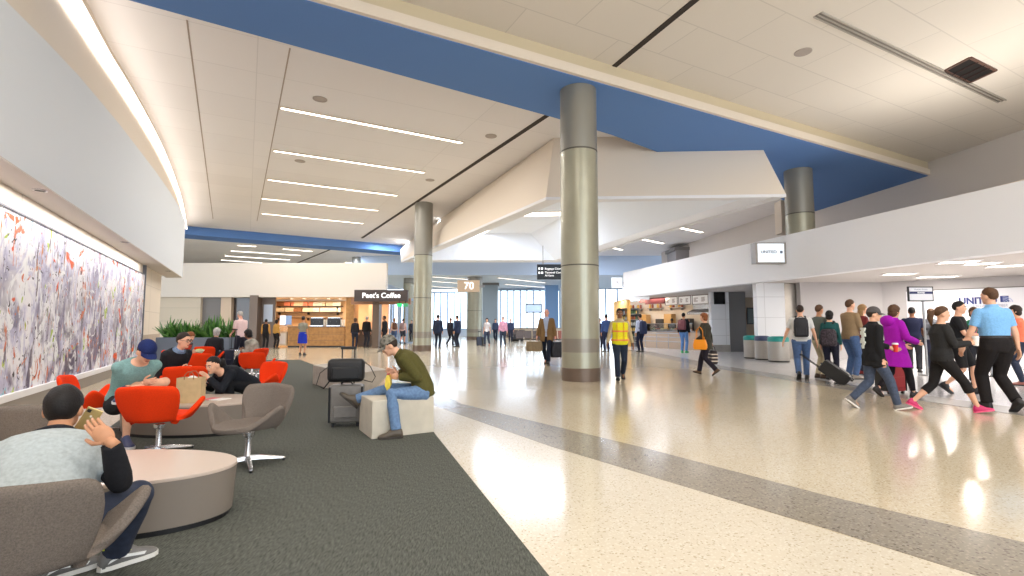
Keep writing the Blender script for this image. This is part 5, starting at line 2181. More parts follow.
# ------------------------------------------------------------------ gate area far behind
def gate_seats(px, y, n_, label, rz=0, m=None):
    x = PY(px, 326, y).x
    e = empty('gate_seating', (x, y, 0), R(rz), label, 'seating', 'rows of gate seats')
    MB().span(-n_ * .3, n_ * .3, -.04, .04, .3, .36).build('beam', M_BLACK, e)
    for k in range(n_):
        c = -n_ * .3 + .3 + k * .6
        MB().span(c - .26, c + .26, -.25, .25, .38, .46).build('seat', m, e, bevel=.03)
        MB().loft([[V((c + x_ * .26, .22 + z * .22 + y_ * .03, .46 + z * .5)) for x_, y_ in ((-1, -1), (1, -1), (1, 1), (-1, 1))] for z in (0, .5, 1)]).build('backrest', m, e)
    for k in (-1, 1):
        MB().span(k * n_ * .2 - .03, k * n_ * .2 + .03, -.25, .25, 0, .3).build('leg', M_CHROME, e)
    return e


mS = mat('gate_seat_dark', (70, 58, 52), .6)
mS2 = mat('gate_seat_red', (120, 62, 46), .6)
gate_seats(528, 36, 3, 'short row of dark gate seats left of the man with two bags', 0, mS)
gate_seats(562, 36, 3, 'short row of red-brown gate seats just left of the big column', 0, mS2)
gate_seats(516, 44, 3, 'distant row of dark gate seats in front of the gate desk', 10, mS)
x0, x1 = PY(505, 326, 50).x, PY(600, 326, 50).x
e = empty('gate_desk', ((x0 + x1) / 2, 50, 0), 0, 'long tan gate desk below the far windows', 'desk')
MB().span(-(x1 - x0) / 2, (x1 - x0) / 2, 0, .7, 0, 1.05).build('front', mat('desk_tan', (206, 186, 160), .5), e)
MB().span(-(x1 - x0) / 2 - .05, (x1 - x0) / 2 + .05, -.08, .75, 1.05, 1.12).build('worktop', mat('desk_top', (150, 140, 130), .4), e)
xs = PY(534, 308, 49).x
e = empty('gate_screen', (xs, 49.6, 0), 0, 'small dark monitor on a post in front of the far windows', 'screen')
MB().span(-.85, .85, -.06, .06, 2.6, 3.5).build('casing', mat('screen_slate', (70, 84, 104), .4), e)
MB().span(-.75, .75, -.07, -.05, 2.7, 3.4).build('display', mat('screen_pale', (186, 208, 232), .3, emit=.4), e)
MB().tube([(0, 0, 0), (0, 0, 2.6)], .06, 10).build('post', M_STEEL, e)
# ------------------------------------------------------------------ the people
def backpack(J, m, label, s=.3, w=.30, h=.44, d=.17, dx=0, straps=True, name='backpack', yoff=.0, dz=0):
    p, dr, x, y = J['spine'](s)
    k = J['k']
    c = p - y * (.135 + d / 2 + yoff) + x * dx + V((0, 0, dz))
    Ml = Matrix((x, y, dr)).transposed()
    Mw = J['Rz'] @ Ml
    e = empty(name, J['W'](c), 0, label, 'bag')
    e.rotation_euler = Mw.to_euler()
    body = MB().loft([[V((a * w / 2 * f, b * d / 2 * g_, z * h)) for a, b in ((-1, -.6), (-.75, -1), (.75, -1), (1, -.6), (1, .8), (.85, 1), (-.85, 1), (-1, .8))] for f, g_, z in ((.8, .7, -.5), (.97, 1, -.42), (1, 1, 0), (.93, .9, .36), (.7, .6, .5))]).build('body', m, e, smooth=True, auto=60)
    MB().loft([[V((a * w * .36, -d / 2 - .0 + b * .03, z)) for a, b in ((-1, .5), (-.9, -1), (.9, -1), (1, .5))] for z in (-.4 * h, -.02 * h)]).build('pocket', m, e, smooth=True, auto=50)
    MB().tube([(-.04, d * .3, h * .48), (-.03, d * .3, h * .56), (.03, d * .3, h * .56), (.04, d * .3, h * .48)], .008, 6).build('grab_loop', M_STRAP, e, smooth=True)
    if straps:
        for sg in (-1, 1):
            pts = []
            for s_, xx, yy in ((.50, .085, -.10), (.575, .095, -.01), (.52, .115, .10), (.42, .135, .135), (.30, .15, .125), (.2, .165, .04), (.17, .14, -.13)):
                q, d2, x2, y2 = J['spine'](min(s_, .56))
                q = q + x2 * (sg * xx) + y2 * yy + (V((0, 0, .02)) if s_ > .56 else V((0, 0, 0)))
                # into the bag's frame
                pts.append(Ml.inverted() @ (q - c))
            st = MB().tube(pts, [(.022, .007)] * len(pts), 8)
            st.build('strap', M_STRAP, e, smooth=True)
    e.scale = (k, k, k)
    return e


def handbag(loc, rz, w, d, h, m, label, drop=.2, name='shoulder_bag', cat='bag', bands=None, taper=.85):
    e = empty(name, loc, R(rz), label, cat)
    MB().loft([[V((x * w / 2 * f, y * d / 2 * f2, z)) for x, y in ((-1, -.5), (-.9, -1), (.9, -1), (1, -.5), (1, .5), (.9, 1), (-.9, 1), (-1, .5))] for f, f2, z in ((.85, .9, 0), (1, 1, .05), (1, 1, h * .5), (taper, .75, h))]).build('body', m, e, smooth=True, auto=50)
    if bands:
        for z in bands[1]:
            f = 1.012
            MB().span(-w / 2 * f, w / 2 * f, -d / 2 * f, d / 2 * f, z, z + .028).build('stripe', bands[0], e)
    for s in (-1, 1):
        MB().tube([(-w * .28, s * d * .3, h * .95), (-w * .24, s * d * .2, h + drop * .7), (0, 0, h + drop), (w * .24, s * d * .2, h + drop * .7), (w * .28, s * d * .3, h * .95)], .009, 8).build('handle', m, e, smooth=True)
    return e


def cup(J, sd, label, col=(200, 40, 36), lid=True, m=None):
    e_, w_ = J['elb' + sd], J['wri' + sd]
    p = J['W'](w_ + (w_ - e_).normalized() * .085)
    e = empty('paper_cup', (p.x, p.y, p.z - .05), 0, label, 'cup')
    MB().lathe([(.03, 0), (.041, .12)], n=18).build('cup', m or mat('cup_%d_%d_%d' % col, col, .5), e, smooth=True, auto=40)
    if lid:
        MB().lathe([(.044, .12), (.044, .13), (.036, .145), (0, .145)], n=18).build('lid', mat('cup_lid', (240, 238, 234), .4), e, smooth=True, auto=40)
    return e


def stand(px, py, dz=0):
    p = FL(px, py)
    return (p.x, p.y, dz)


def at(px, y, z=0):
    return (PY(px, 326, y).x, y, z)


# --- 1 the man on the phone
ra = V((-2.13, 2.78, .10))
la = V((-2.34, 2.66, .10))
wr = PY(111, 442, 2.38)
J = person('person in a pale grey polo holding a gold phone to the ear, seated low', (-2.06, 2.19, .008), 33, H=1.68, fat=1.22, skin='tan', vox=.0095, seat=True, pz=.42,
           top=dict(c=(36, 36, 40), sleeve='long', collar=1, name='undershirt'), jacket=dict(c=(168, 176, 178), sleeve='short', name='polo_shirt', hem=-.08, neck=.55),
           bottom=dict(kind='jeans', m=JEANSD), shoes=(112, 110, 108), sole=(226, 224, 218), hair=('short', 'black', -.06), lean=45, lean2=66, twist=2, head=(-14, -4), neckfwd=.02, neckup=.03,
           legs={'R': dict(w=ra, wh=(.5, .5, .8), yaw=-67), 'L': dict(w=la, wh=(.0, .4, .8), yaw=-67)},
           arms={'R': dict(w=wr, wh=(.35, .1, -1), curl=.5, wpalm=(-.55, .75, .1), whd=(-.62, -.1, .62)), 'L': dict(h=(-.16, .62, .50), hint=(-.6, -.2, -.6))}, face_parts=True)
for sd in 'LR':
    an, Ms, F = J['sf' + sd]
    lm = mat('lace_neon', (206, 222, 40), .5)
    for i, y_ in enumerate((.03, .055, .08)):
        z_ = .012 - .020 * i
        J['sc'](MB().tube([an + Ms @ V((-.034, y_, z_ - .006)), an + Ms @ V((0, y_ + .004, z_ + .010)), an + Ms @ V((.034, y_, z_ - .006))], .0055, 6)).build('lace', lm, J['shoe' + sd], smooth=True)
    J['sc'](MB().tube([an + Ms @ V((-.05, -.03, .02)), an + Ms @ V((-.03, -.07, .03)), an + Ms @ V((.03, -.07, .03)), an + Ms @ V((.05, -.03, .02))], .006, 6)).build('heel_trim', lm, J['shoe' + sd], smooth=True)
    J['sc'](MB().loft([[an + Ms @ V((sx * .046, y_, z_)) for sx in (.98, 1.06)] + [an + Ms @ V((sx * .046, y_ + .01, z_ + .014)) for sx in (1.06, .98)] for y_, z_ in ((-.05, -.05), (.0, -.035), (.06, -.045), (.12, -.055))])).build('side_stripe', mat('stripe_white', (232, 232, 230), .5), J['shoe' + sd])
q1, d1, x1, y1 = J['spine'](.545)
J['sc'](MB().loft([ring(q1 - d1 * .03, x1, y1, .15, .125), ring(q1 + d1 * .02, x1, y1, .112, .105), ring(q1 + d1 * .05, x1, y1, .092, .088)])).build('collar', cloth((34, 34, 40)), J['root'], smooth=True)
# phone
hd = J['W'](J['hl']((.098, .03, -.02)))
d_ = PY(88, 421, hd.y - .04)
e = empty('phone', (d_.x, d_.y, d_.z), 0, 'gold mobile phone held to the ear of the man in the grey polo', 'phone')
MB().span(-.037, .037, -.0045, .0045, -.072, .072).build('phone_body', mat('phone_gold', (196, 168, 110), .3, .5), e, bevel=.004)
MB().span(-.03, -.012, -.0065, -.004, .045, .062).build('camera', M_BLACK, e)
MB().lathe([(.006, 0), (.006, .002)], (0, -.0065, .03), 10, Matrix.Rotation(PI / 2, 3, 'X')).build('emblem', mat('phone_pale', (230, 220, 200), .3), e)
e.rotation_euler = (R(10), R(28), R(28))

# --- seated in the lounge
J = person('person in teal t-shirt, dark shorts and blue cap sitting with arms round one knee', (-4.42, 5.78, .008), -122, H=1.74, fat=1.12, skin='light', seat=True, pz=.44, vox=.011,
           top=dict(c=(122, 158, 156), sleeve='short'), bottom=dict(kind='shorts', c=(38, 40, 44), t1=.7), shoes=(50, 58, 92), sole=(220, 220, 220), hair=('short', 'brown'), hat=((32, 44, 92),),
           lean=16, lean2=52, head=(6, -34), legs={'R': dict(a=(.13, .40, .09)), 'L': dict(a=(.16, .36, .60), hint=(-.9, .5, .5), yaw=-40, pitch=-10)},
           arms={'R': dict(h=(-.02, .36, .66), palm=(-.3, -1, 0)), 'L': dict(h=(.10, .40, .60), palm=(.3, -1, 0))}, face_parts=True)
J = person('person with glasses in dark jacket over a blue shirt seated behind the blue-capped man', (-5.32, 7.75, .008), -108, H=1.74, seat=True, pz=.43, top=dict(c=(110, 130, 156), sleeve='long', collar=1),
           jacket=dict(c=(34, 34, 38), hem=-.1), bottom=dict(c=(40, 42, 48)), lean=10, lean2=42, head=(12, -6), hair=('short', 'dark'), arms={'R': dict(h=(.05, .34, .64)), 'L': dict(h=(-.04, .36, .64))}, face_parts=True)
gl_ = MB()
for sg in (-1, 1):
    gl_.tube([J['hl']((sg * .034 + .026 * math.cos(a), .100, .004 + .02 * math.sin(a))) for a in [i * PI / 6 for i in range(13)]], .003, 6)
    gl_.tube([J['hl']((sg * .06, .096, .008)), J['hl']((sg * .082, .0, .008))], .003, 6)
gl_.tube([J['hl']((-.008, .102, .004)), J['hl']((.008, .102, .004))], .003, 6)
gm = J['sc'](gl_).build('glasses', M_BLACK, J['root'], smooth=True)
J = person('person in an orange-red top with brown hair seated in front of the planter', (-8.05, 12.15, .008), -95, H=1.66, sex='f', seat=True, pz=.42, top=dict(c=(196, 66, 44), sleeve='short'), bottom=dict(c=(60, 56, 60)),
           hair=('bob', 'red'), lean=5, lean2=34, head=(0, -20), arms={'R': dict(h=(.05, .34, .68)), 'L': dict(h=(-.04, .34, .68))}, vox=.018)
hp_ = hand_pos(J, 'R')
e = empty('snack_bowl', (hp_.x + .12, hp_.y, hp_.z - .04), 0, 'pale bowl of salad held by the woman in the orange-red top', 'bowl')
MB().lathe([(.05, 0), (.11, .08), (.10, .08), (.04, .015)], n=18).build('bowl', mat('bowl_pale', (214, 206, 170), .5), e, smooth=True)
MB().ell((0, 0, .07), (.095, .095, .04)).build('salad', mat('salad', (150, 170, 90), .7, var=.3, scale=40), e, smooth=True)
person('grey-haired person in black seen from behind in a red chair by the planter', (-8.7, 14.55, .008), 6, H=1.76, seat=True, pz=.42, skin='light', top=dict(c=(30, 30, 34), sleeve='long'), bottom=dict(c=(44, 44, 50)), hair=('full', 'grey'), lean=6, lean2=34, vox=.018,
       arms={'R': dict(h=(.16, .3, .62)), 'L': dict(h=(-.16, .3, .62))})
J = person('dark-haired person in black leaning forward with chin on hand beside the empty grey chair', (-3.84, 7.42, .008), 152, H=1.66, sex='f', skin='light', seat=True, pz=.44, vox=.012, top=dict(c=(30, 34, 42), sleeve='long'), jacket=dict(c=(26, 29, 36), hem=-.12),
           bottom=dict(c=(24, 25, 29)), hair=('tail', 'black'), lean=50, lean2=78, head=(10, -14), arms={'R': dict(h=(.16, .62, .50), hint=(.5, -.2, -.6)), 'L': dict(h=(-.06, .70, .62), hint=(-.7, .2, -1), palm=(.2, 1, .3), curl=.3)}, face_parts=True)
hp_ = hand_pos(J, 'R')
e = empty('phone', (hp_.x, hp_.y, hp_.z + .01), R(20), 'dark phone in the lowered hand of the dark-haired woman in black', 'phone')
MB().span(-.035, .035, -.07, .07, -.004, .004).build('phone_body', M_BLACK, e, bevel=.003)
chair('red', -6.78, 13.1, 78, 'orange-red swivel chair of the person in the striped jacket, facing the planter', GR)
J = person('person in a grey and white striped jacket seated facing left behind the end chair', (-6.72, 13.1, .008), 80, H=1.7, sex='f', seat=True, pz=.43, skin='brown', top=dict(c=(50, 48, 50), sleeve='long'),
           jacket=dict(m=mat('striped_cloth', (150, 146, 134), .85, var=.45, scale=9), hem=-.12), bottom=dict(c=(34, 34, 40)), hair=('bob', 'black'), lean=4, lean2=30, head=(0, -10), legs={'R': dict(a=(.1, .62, .10), hint=(0, .6, 1)), 'L': dict(a=(-.1, .58, .10), hint=(0, .6, 1))}, vox=.018,
           arms={'R': dict(h=(.06, .34, .68)), 'L': dict(h=(-.04, .34, .68))})
suitcase((-7.42, 11.45, .008), R(20), .38, .22, .40, M_CASEB, 'dark cabin case with tall shiny handle standing among the red chairs', handle=.48, trim=M_CHROME)
suitcase((PY(232.5, 326, 15.4).x, 15.4, .008), R(-10), .40, .24, .52, mat('suitcase_navy', (40, 44, 66), .5), 'dark blue suitcase with tall raised handle at the right end of the planter', handle=.66, trim=M_CHROME)
J = person('person in a pale pink shirt standing at the right end of the planter', at(241.5, 16.6, .008), 62, H=1.76, skin='pink', top=dict(c=(226, 196, 194), sleeve='short'), bottom=dict(c=(44, 44, 56)), hair=('short', 'grey'), arms={'R': dict(h=(.2, .3, 1.0)), 'L': dict(h=(-.16, .3, 1.0))}, vox=.018, lean2=8, head=(0, -16))
# --- the man on the stone block
bl_ = b0.lerp(b1, .90) + n_ * .17
fa_ = FL(396, 439)
ft_ = PY(357, 399, 6.32)
J = person('person in camouflage cap, olive jacket and jeans sitting on the pale stone block', (bl_.x, bl_.y, .0), 98, H=1.74, skin='light', seat=True, pz=.50, vox=.010, top=dict(c=(60, 60, 44), sleeve='long'), jacket=dict(c=(84, 80, 42), hem=-.08, collar=1),
           bottom=dict(kind='jeans', m=mat('denim_faded', (96, 124, 160), .85, var=.2, scale=30)), shoes=(84, 74, 62), sole=(54, 48, 42), hair=('short', 'dark'),
           hat=((104, 102, 94), (104, 102, 94), mat('camouflage', (112, 108, 98), .8, var=.75, scale=26)), lean=9, lean2=60, head=(4, -32),
           legs={'L': dict(w=V((fa_.x, fa_.y, .1)), wh=(-.75, -.45, .5), yaw=10), 'R': dict(w=ft_, hint=(.1, .3, 1), yaw=8, pitch=42)},
           arms={'R': dict(h=(.06, .33, .72)), 'L': dict(h=(-.07, .30, .68))}, face_parts=True)
hp_ = hand_pos(J, 'L', .1)
e = empty('snack_bag', (hp_.x - .03, hp_.y - .03, hp_.z - .10), R(98), 'yellow snack bag in the hands of the man on the stone block', 'bag')
MB().loft([[V((x * w_, y * t_2, z)) for x, y in ((-1, -1), (1, -1), (1, 1), (-1, 1))] for w_, t_2, z in ((.08, .008, -.06), (.085, .035, 0), (.085, .03, .07), (.08, .012, .13))]).build('packet', mat('packet_yellow', (222, 196, 70), .4, var=.25, scale=20), e, smooth=True, auto=60)
MB().span(-.082, .082, -.014, .014, .125, .135).build('packet_top', mat('packet_red', (176, 60, 60), .4), e)
# --- coffee shop
person('person in black with tan sleeves standing by the bronze pillar at the pastry case', stand(265, 348.6), 8, H=1.66, skin='brown', top=dict(c=(190, 140, 70), sleeve='long'), jacket=dict(c=(34, 30, 30), sleeve='none'), bottom=dict(c=(34, 32, 34)), hair=('short', 'black'), vox=.02)
person('person in a mustard top and black trousers standing at the pastry case', stand(275.5, 348.6), -14, H=1.64, sex='f', skin='brown', top=dict(c=(176, 132, 66), sleeve='long'), bottom=dict(c=(34, 32, 34)), hair=('bob', 'black'), vox=.02)
person('person in a grey top and royal blue skirt standing before the oak counter', stand(302, 355.2), 4, H=1.70, sex='f', skin='tan', top=dict(c=(136, 134, 122), sleeve='short', hem=.0), bottom=dict(kind='skirt', c=(36, 54, 170)), shoes=(36, 34, 40), hair=('short', 'black'), vox=.016)
person('barista in a white shirt behind the right end of the oak counter', at(341, 32.6), 180, H=1.74, skin='tan', top=dict(c=(236, 226, 216), sleeve='short'), bottom=dict(c=(40, 40, 44)), hair=('short', 'dark'), vox=.02)
person('barista in a red-brown apron behind the middle of the oak counter', at(325, 32.6), 170, H=1.72, skin='light', top=dict(c=(206, 120, 96), sleeve='short'), bottom=dict(c=(40, 40, 44)), hair=('short', 'black'), vox=.02)
person('person in black top and dark jeans at the condiment counter, nearer the oak post', stand(354.5, 348.2), 10, H=1.74, sex='f', skin='tan', top=dict(c=(36, 34, 38), sleeve='long'), bottom=dict(c=(40, 44, 58)), hair=('bob', 'brown'), vox=.02, lean2=12)
person('person with a pale cap in black jacket at the condiment counter beside the bronze pillar', stand(366, 347.4), -12, H=1.84, skin='light', top=dict(c=(30, 30, 32), sleeve='long'), jacket=dict(c=(34, 33, 34)), bottom=dict(c=(48, 50, 58)), hair=('short', 'grey'), hat=((206, 196, 180),), vox=.02)
person('person all in black walking left past the bright doorway', stand(384.5, 348.3), 80, H=1.86, skin='brown', top=dict(c=(26, 26, 30), sleeve='long'), jacket=dict(c=(28, 27, 31)), bottom=dict(c=(32, 32, 38)), hair=('short', 'black'), legs=walk(1, .2), vox=.02)
J = person('person with blond hair, white shirt and brown backpack in the bright doorway', stand(394, 344.8), 20, H=1.80, sex='f', skin='light', top=dict(c=(214, 200, 190), sleeve='short'), bottom=dict(kind='jeans', m=JEANS), hair=('bob', 'blond'), legs=walk(-1, .16), vox=.02)
backpack(J, mat('bag_brown', (96, 66, 50), .7), 'brown backpack on the blond person in the bright doorway')
J = person('person in a pale pink shirt with grey backpack in the bright doorway', stand(402.5, 344.2), -8, H=1.78, skin='pink', top=dict(c=(226, 196, 192), sleeve='short'), bottom=dict(kind='shorts', c=(56, 60, 74)), hair=('short', 'brown'), legs=walk(1, .16), vox=.02)
backpack(J, mat('bag_greypink', (150, 130, 130), .7), 'grey backpack on the person in the pale pink shirt by the doorway')
person('person in dark clothes half hidden behind the round column beyond the seated man', stand(411.5, 341), 170, H=1.78, skin='light', top=dict(c=(40, 48, 62), sleeve='long'), bottom=dict(c=(40, 42, 50)), vox=.02)
# --- middle distance
NV = (34, 42, 60)
person('person in a dark navy suit standing alone right of the round column', stand(437.5, 348.4), -12, H=1.92, fat=1.08, skin='tan', top=dict(c=(40, 46, 60), sleeve='long'), jacket=dict(c=NV, hem=-.16), bottom=dict(c=(34, 38, 50)), hair=('short', 'black'), vox=.02)
person('person in black standing left in the pair of dark-suited people', stand(450, 345.6), -40, H=1.80, skin='tan', top=dict(c=(50, 44, 50), sleeve='long'), jacket=dict(c=(36, 36, 44), hem=-.12), bottom=dict(c=(32, 34, 42)), hair=('short', 'brown'), legs=walk(1, .15), vox=.02)
person('person in a dark blue suit standing right in the pair of dark-suited people', stand(457.5, 347), 60, H=1.92, fat=1.08, skin='tan', top=dict(c=(50, 56, 70), sleeve='long'), jacket=dict(c=(38, 44, 64), hem=-.16), bottom=dict(c=(36, 40, 52)), hair=('short', 'black'), vox=.02)
J = person('person in a pale shirt and jeans walking with a small case by the gate sign', stand(487, 346.2), 168, H=1.78, sex='f', skin='light', top=dict(c=(206, 200, 200), sleeve='short'), bottom=dict(kind='jeans', m=JEANSD), shoes=(120, 60, 50), hair=('bob', 'dark'), legs=walk(1, .2), vox=.02)
p_ = stand(480, 346.4)
suitcase((p_[0], p_[1], 0), R(160), .38, .24, .55, mat('suitcase_slate', (50, 58, 76), .5), 'small slate-blue rolling case left of the person in the pale shirt', handle=.4)
person('person in navy walking behind the person in the pink checked shirt', stand(495.5, 341.4), 175, H=1.86, skin='light', top=dict(c=(60, 72, 100), sleeve='long'), bottom=dict(c=(36, 40, 56)), hair=('short', 'black'), legs=walk(-1, .2), vox=.02)
person('person in a pink and grey checked shirt and dark trousers walking towards the hall', stand(503, 347.2), 172, H=1.84, skin='light', top=dict(m=mat('check_pink', (196, 140, 160), .85, var=.4, scale=24), sleeve='long'), bottom=dict(c=(46, 52, 66)), hair=('short', 'brown'), legs=walk(1, .2), vox=.02)
person('person in dark blue standing right of the person in the checked shirt', stand(510.5, 341.6), 190, H=1.86, skin='light', top=dict(c=(56, 64, 92), sleeve='long'), bottom=dict(c=(46, 50, 66)), hair=('short', 'blond'), vox=.02)
p_ = stand(515.5, 341.2)
e = empty('duffel_bag', (p_[0] + .1, p_[1], 0), R(8), 'black duffel bag on the floor right of the person in dark blue', 'bag')
MB().loft([[V((x, .2 * math.cos(a), .2 + .2 * math.sin(a))) for a in [i * PI / 6 for i in range(12)]] for x in (-.5, -.46, .46, .5)]).build('body', M_CASEB, e, smooth=True, auto=50)
MB().tube([(-.2, 0, .38), (-.15, 0, .55), (.15, 0, .55), (.2, 0, .38)], .02, 8).build('handle', M_STRAP, e)
# --- the man with two bags
J = person('person in a brown blazer and pale blue shirt carrying a bag in each hand', stand(547, 364.2), 166, H=1.84, fat=1.08, skin='pink', vox=.014, top=dict(c=(176, 190, 220), sleeve='long', collar=1), bottom=dict(c=(30, 36, 52)), hair=('bald', 'grey'), shoes=(40, 34, 34),
           legs=walk(-1, .22), arms={'R': dict(out=.13, sw=.06), 'L': dict(out=.10, sw=.0)}, face_parts=True)
# open blazer: two fronts and a back
mb = MB()
J['torso'](mb, .026, -.20, .55, ofs_low=1, flare=.12)
k_ = J['k']
from_ = []
g = J['garment'](dict(c=(124, 98, 66), hem=-.2, flare=.12, sleeve='long', o=.004, name='blazer'), 'blazer', .022)
bm = bmesh.new()
bm.from_mesh(g.data)
kill = []
for f in bm.faces:
    c_ = f.calc_center_median() / k_
    if c_.y > .04 and abs(c_.x) < .028 + max(0, (c_.z - 1.05)) * .16 + max(0, .95 - c_.z) * .1 and c_.z < 1.5:
        kill.append(f)
bmesh.ops.delete(bm, geom=kill, context='FACES')
bm.to_mesh(g.data)
bm.free()
hp_ = hand_pos(J, 'R', .08)
e = handbag((hp_.x - .08, hp_.y - .02, hp_.z - .43), -10, .56, .24, .33, mat('bag_taupe', (136, 118, 92), .75, var=.2, scale=14), 'taupe duffel bag carried by the man in the brown blazer', .1, name='duffel_bag', taper=.92)
hp_ = hand_pos(J, 'L', .08)
e = handbag((hp_.x + .04, hp_.y, hp_.z - .62), 20, .46, .26, .52, mat('bag_navy_black', (34, 36, 46), .7, var=.2, scale=14), 'large dark soft bag carried by the man in the brown blazer', .1, name='carry_bag', taper=.7)
# --- right of the column
person('person in blue seen from behind just left of the yellow safety vest', at(606.5, 25.5), 10, H=1.86, skin='tan', top=dict(c=(66, 88, 140), sleeve='long'), bottom=dict(c=(40, 46, 72)), hair=('short', 'black'), vox=.018)
person('person in a dark coat half hidden behind the big column', at(599.5, 28), 175, H=1.7, sex='f', skin='tan', top=dict(c=(48, 44, 60), sleeve='long', hem=-.3), bottom=dict(c=(40, 40, 52)), hair=('bob', 'dark'), vox=.02)
J = person('person in a yellow safety vest over a beige shirt walking towards the camera', stand(620.5, 380), 174, H=1.69, fat=1.06, skin='brown', vox=.013, top=dict(c=(182, 164, 130), sleeve='long', collar=1), bottom=dict(c=(38, 46, 62)), hair=('short', 'black'), shoes=(30, 28, 30), legs=walk(1, .2),
           arms={'R': dict(out=.15, sw=.12), 'L': dict(out=.15, sw=-.06)}, face_parts=True)
vest = J['garment'](dict(c=(226, 218, 40), hem=-.06, sleeve='none', o=.004, name='safety_vest', neck=.50), 'safety_vest', .022)
for s_, cc in ((.04, (232, 140, 70)), (.26, (232, 140, 70))):
    p, dr, x, y = J['spine'](s_)
    mbb = MB()
    q1, d1, x1, y1 = J['spine'](s_ + .04)
    wv = {.04: (.225, .168), .26: (.212, .16)}[s_]
    mbb.loft([ring(p, x, y, *wv), ring(q1, x1, y1, *wv)])
    J['sc'](mbb).build('reflective_band', mat('band_orange', cc, .5), vest, smooth=True, auto=40)
for sg in (-1, 1):
    mbb = MB()
    pts = []
    for s_, yy in ((.02, .157), (.15, .15), (.3, .158), (.42, .158), (.5, .132)):
        q1, d1, x1, y1 = J['spine'](s_)
        pts.append(q1 + x1 * (sg * .085) + y1 * yy)
    J['sc'](mbb.tube(pts, [(.02, .006)] * 5, 8)).build('reflective_band', MATS['band_orange'], vest, smooth=True)
J = person('person in a white shirt with a dark blue backpack facing the food counter', at(640.5, 25.0), 22, H=1.86, skin='tan', top=dict(c=(196, 204, 226), sleeve='long'), bottom=dict(c=(34, 38, 58)), hair=('short', 'black'), vox=.018)
backpack(J, mat('bag_navy', (34, 44, 78), .7), 'dark blue backpack on the person in the white shirt at the food counter', w=.34, h=.6, s=.2)
J = person('person in black jacket, jeans and green shoes standing at the food counter', at(683.5, 24.4), -38, H=1.90, skin='tan', top=dict(c=(34, 34, 40), sleeve='long'), jacket=dict(c=(32, 31, 36)), bottom=dict(kind='jeans', m=mat('denim_bright', (86, 126, 180), .85, var=.15, scale=30)), shoes=(56, 160, 96), sole=(60, 170, 100), hair=('short', 'black'), vox=.016)
backpack(J, mat('bag_maroon', (112, 60, 66), .7, var=.2, scale=20), 'maroon backpack on the person at the food counter', w=.34)
person('cook in a dark top behind the middle of the food counter', at(672, 30.6), 165, H=1.72, skin='brown', top=dict(c=(60, 62, 64), sleeve='short'), bottom=dict(c=(44, 44, 48)), hair=('short', 'black'), hat=((40, 42, 44),), vox=.02)
person('cook in a pale top behind the right end of the food counter', at(688, 29.6), 190, H=1.70, skin='tan', top=dict(c=(196, 186, 170), sleeve='short'), bottom=dict(c=(44, 44, 48)), hair=('short', 'black'), vox=.02)
J = person('person with auburn hair in a dark coat walking left with an orange bag', stand(707, 375), 52, H=1.62, sex='f', fat=1.12, skin='light', vox=.013, top=dict(c=(52, 50, 44), sleeve='long', hem=-.2, flare=.1), jacket=dict(c=(58, 56, 48), hem=-.22, flare=.12), bottom=dict(c=(38, 34, 44)), shoes=(92, 66, 44),
           hair=('bob', 'red'), legs=walk(1, .24), arms={'R': dict(out=.08, sw=-.10), 'L': dict(h=(-.2, .2, 1.0))}, face_parts=True)
hp_ = J['W'](V((-.25, .09, .80)))
e = handbag((hp_.x, hp_.y, hp_.z - .06), 52 + 84, .36, .13, .26, mat('bag_orange', (244, 150, 20), .5), 'bright orange shoulder bag on the auburn-haired person in the dark coat', .34, taper=.8)
hp_ = hand_pos(J, 'R', .08)
e = handbag((hp_.x, hp_.y, hp_.z - .48), 90, .36, .16, .36, mat('bag_stripe_dark', (48, 38, 40), .7), 'dark and cream striped tote bag carried low by the auburn-haired person', .13, name='tote_bag', bands=(mat('bag_stripe_cream', (222, 206, 190), .7), (.07, .16, .25)), taper=1.0)
# --- queue on the right
J = person('person in a white t-shirt and jeans with a black backpack walking away beside the bins', stand(803, 379.5), -28, H=1.78, fat=1.12, skin='light', vox=.012, top=dict(c=(212, 212, 210), sleeve='short'), bottom=dict(kind='jeans', m=JEANS), shoes=(40, 38, 38), hair=('short', 'dark'), legs=walk(1, .14),
           arms={'R': dict(out=.14, sw=.02), 'L': dict(out=.2, sw=.04)})
backpack(J, mat('bag_black', (34, 34, 40), .7), 'black backpack worn over the white t-shirt beside the bins', w=.31, h=.46)
J = person('person in a grey-green shirt and khaki trousers beside the white t-shirt man', at(818.5, 12.6), -84, H=1.80, skin='tan', vox=.014, top=dict(c=(104, 110, 102), sleeve='short'), bottom=dict(c=(190, 178, 150)), shoes=(90, 74, 60), hair=('short', 'brown'), head=(8, -4), arms={'L': dict(h=(-.12, .36, 1.05)), 'R': dict(out=.1)})
J = person('dark-haired person in a teal top with a patterned backpack in the queue', at(829.5, 12.2), -42, H=1.64, sex='f', skin='light', vox=.014, top=dict(c=(38, 84, 84), sleeve='long'), bottom=dict(c=(40, 40, 54)), hair=('bob', 'black'))
backpack(J, mat('bag_pattern', (58, 48, 56), .7, var=.9, scale=26), 'dark patterned backpack hanging low on the person in the teal top', w=.36, h=.44, s=.14)
cs_ = FL(842, 385)
e = suitcase((cs_.x + .26, cs_.y + .1, .02), R(52), .42, .26, .62, M_CASEB, 'black rolling case tilted on its wheels in front of the queue', tilt=R(-52), handle=.5)
J = person('tall person in a tan sweater and jeans standing in the queue', at(849.5, 12.4), -82, H=1.92, fat=1.1, skin='light', vox=.013, top=dict(c=(150, 126, 96), sleeve='long', hem=-.06), bottom=dict(kind='jeans', m=JEANS), shoes=(150, 140, 130), hair=('short', 'brown'), arms={'R': dict(out=.09, sw=.14), 'L': dict(out=.08, sw=.2)}, head=(-6, -2))
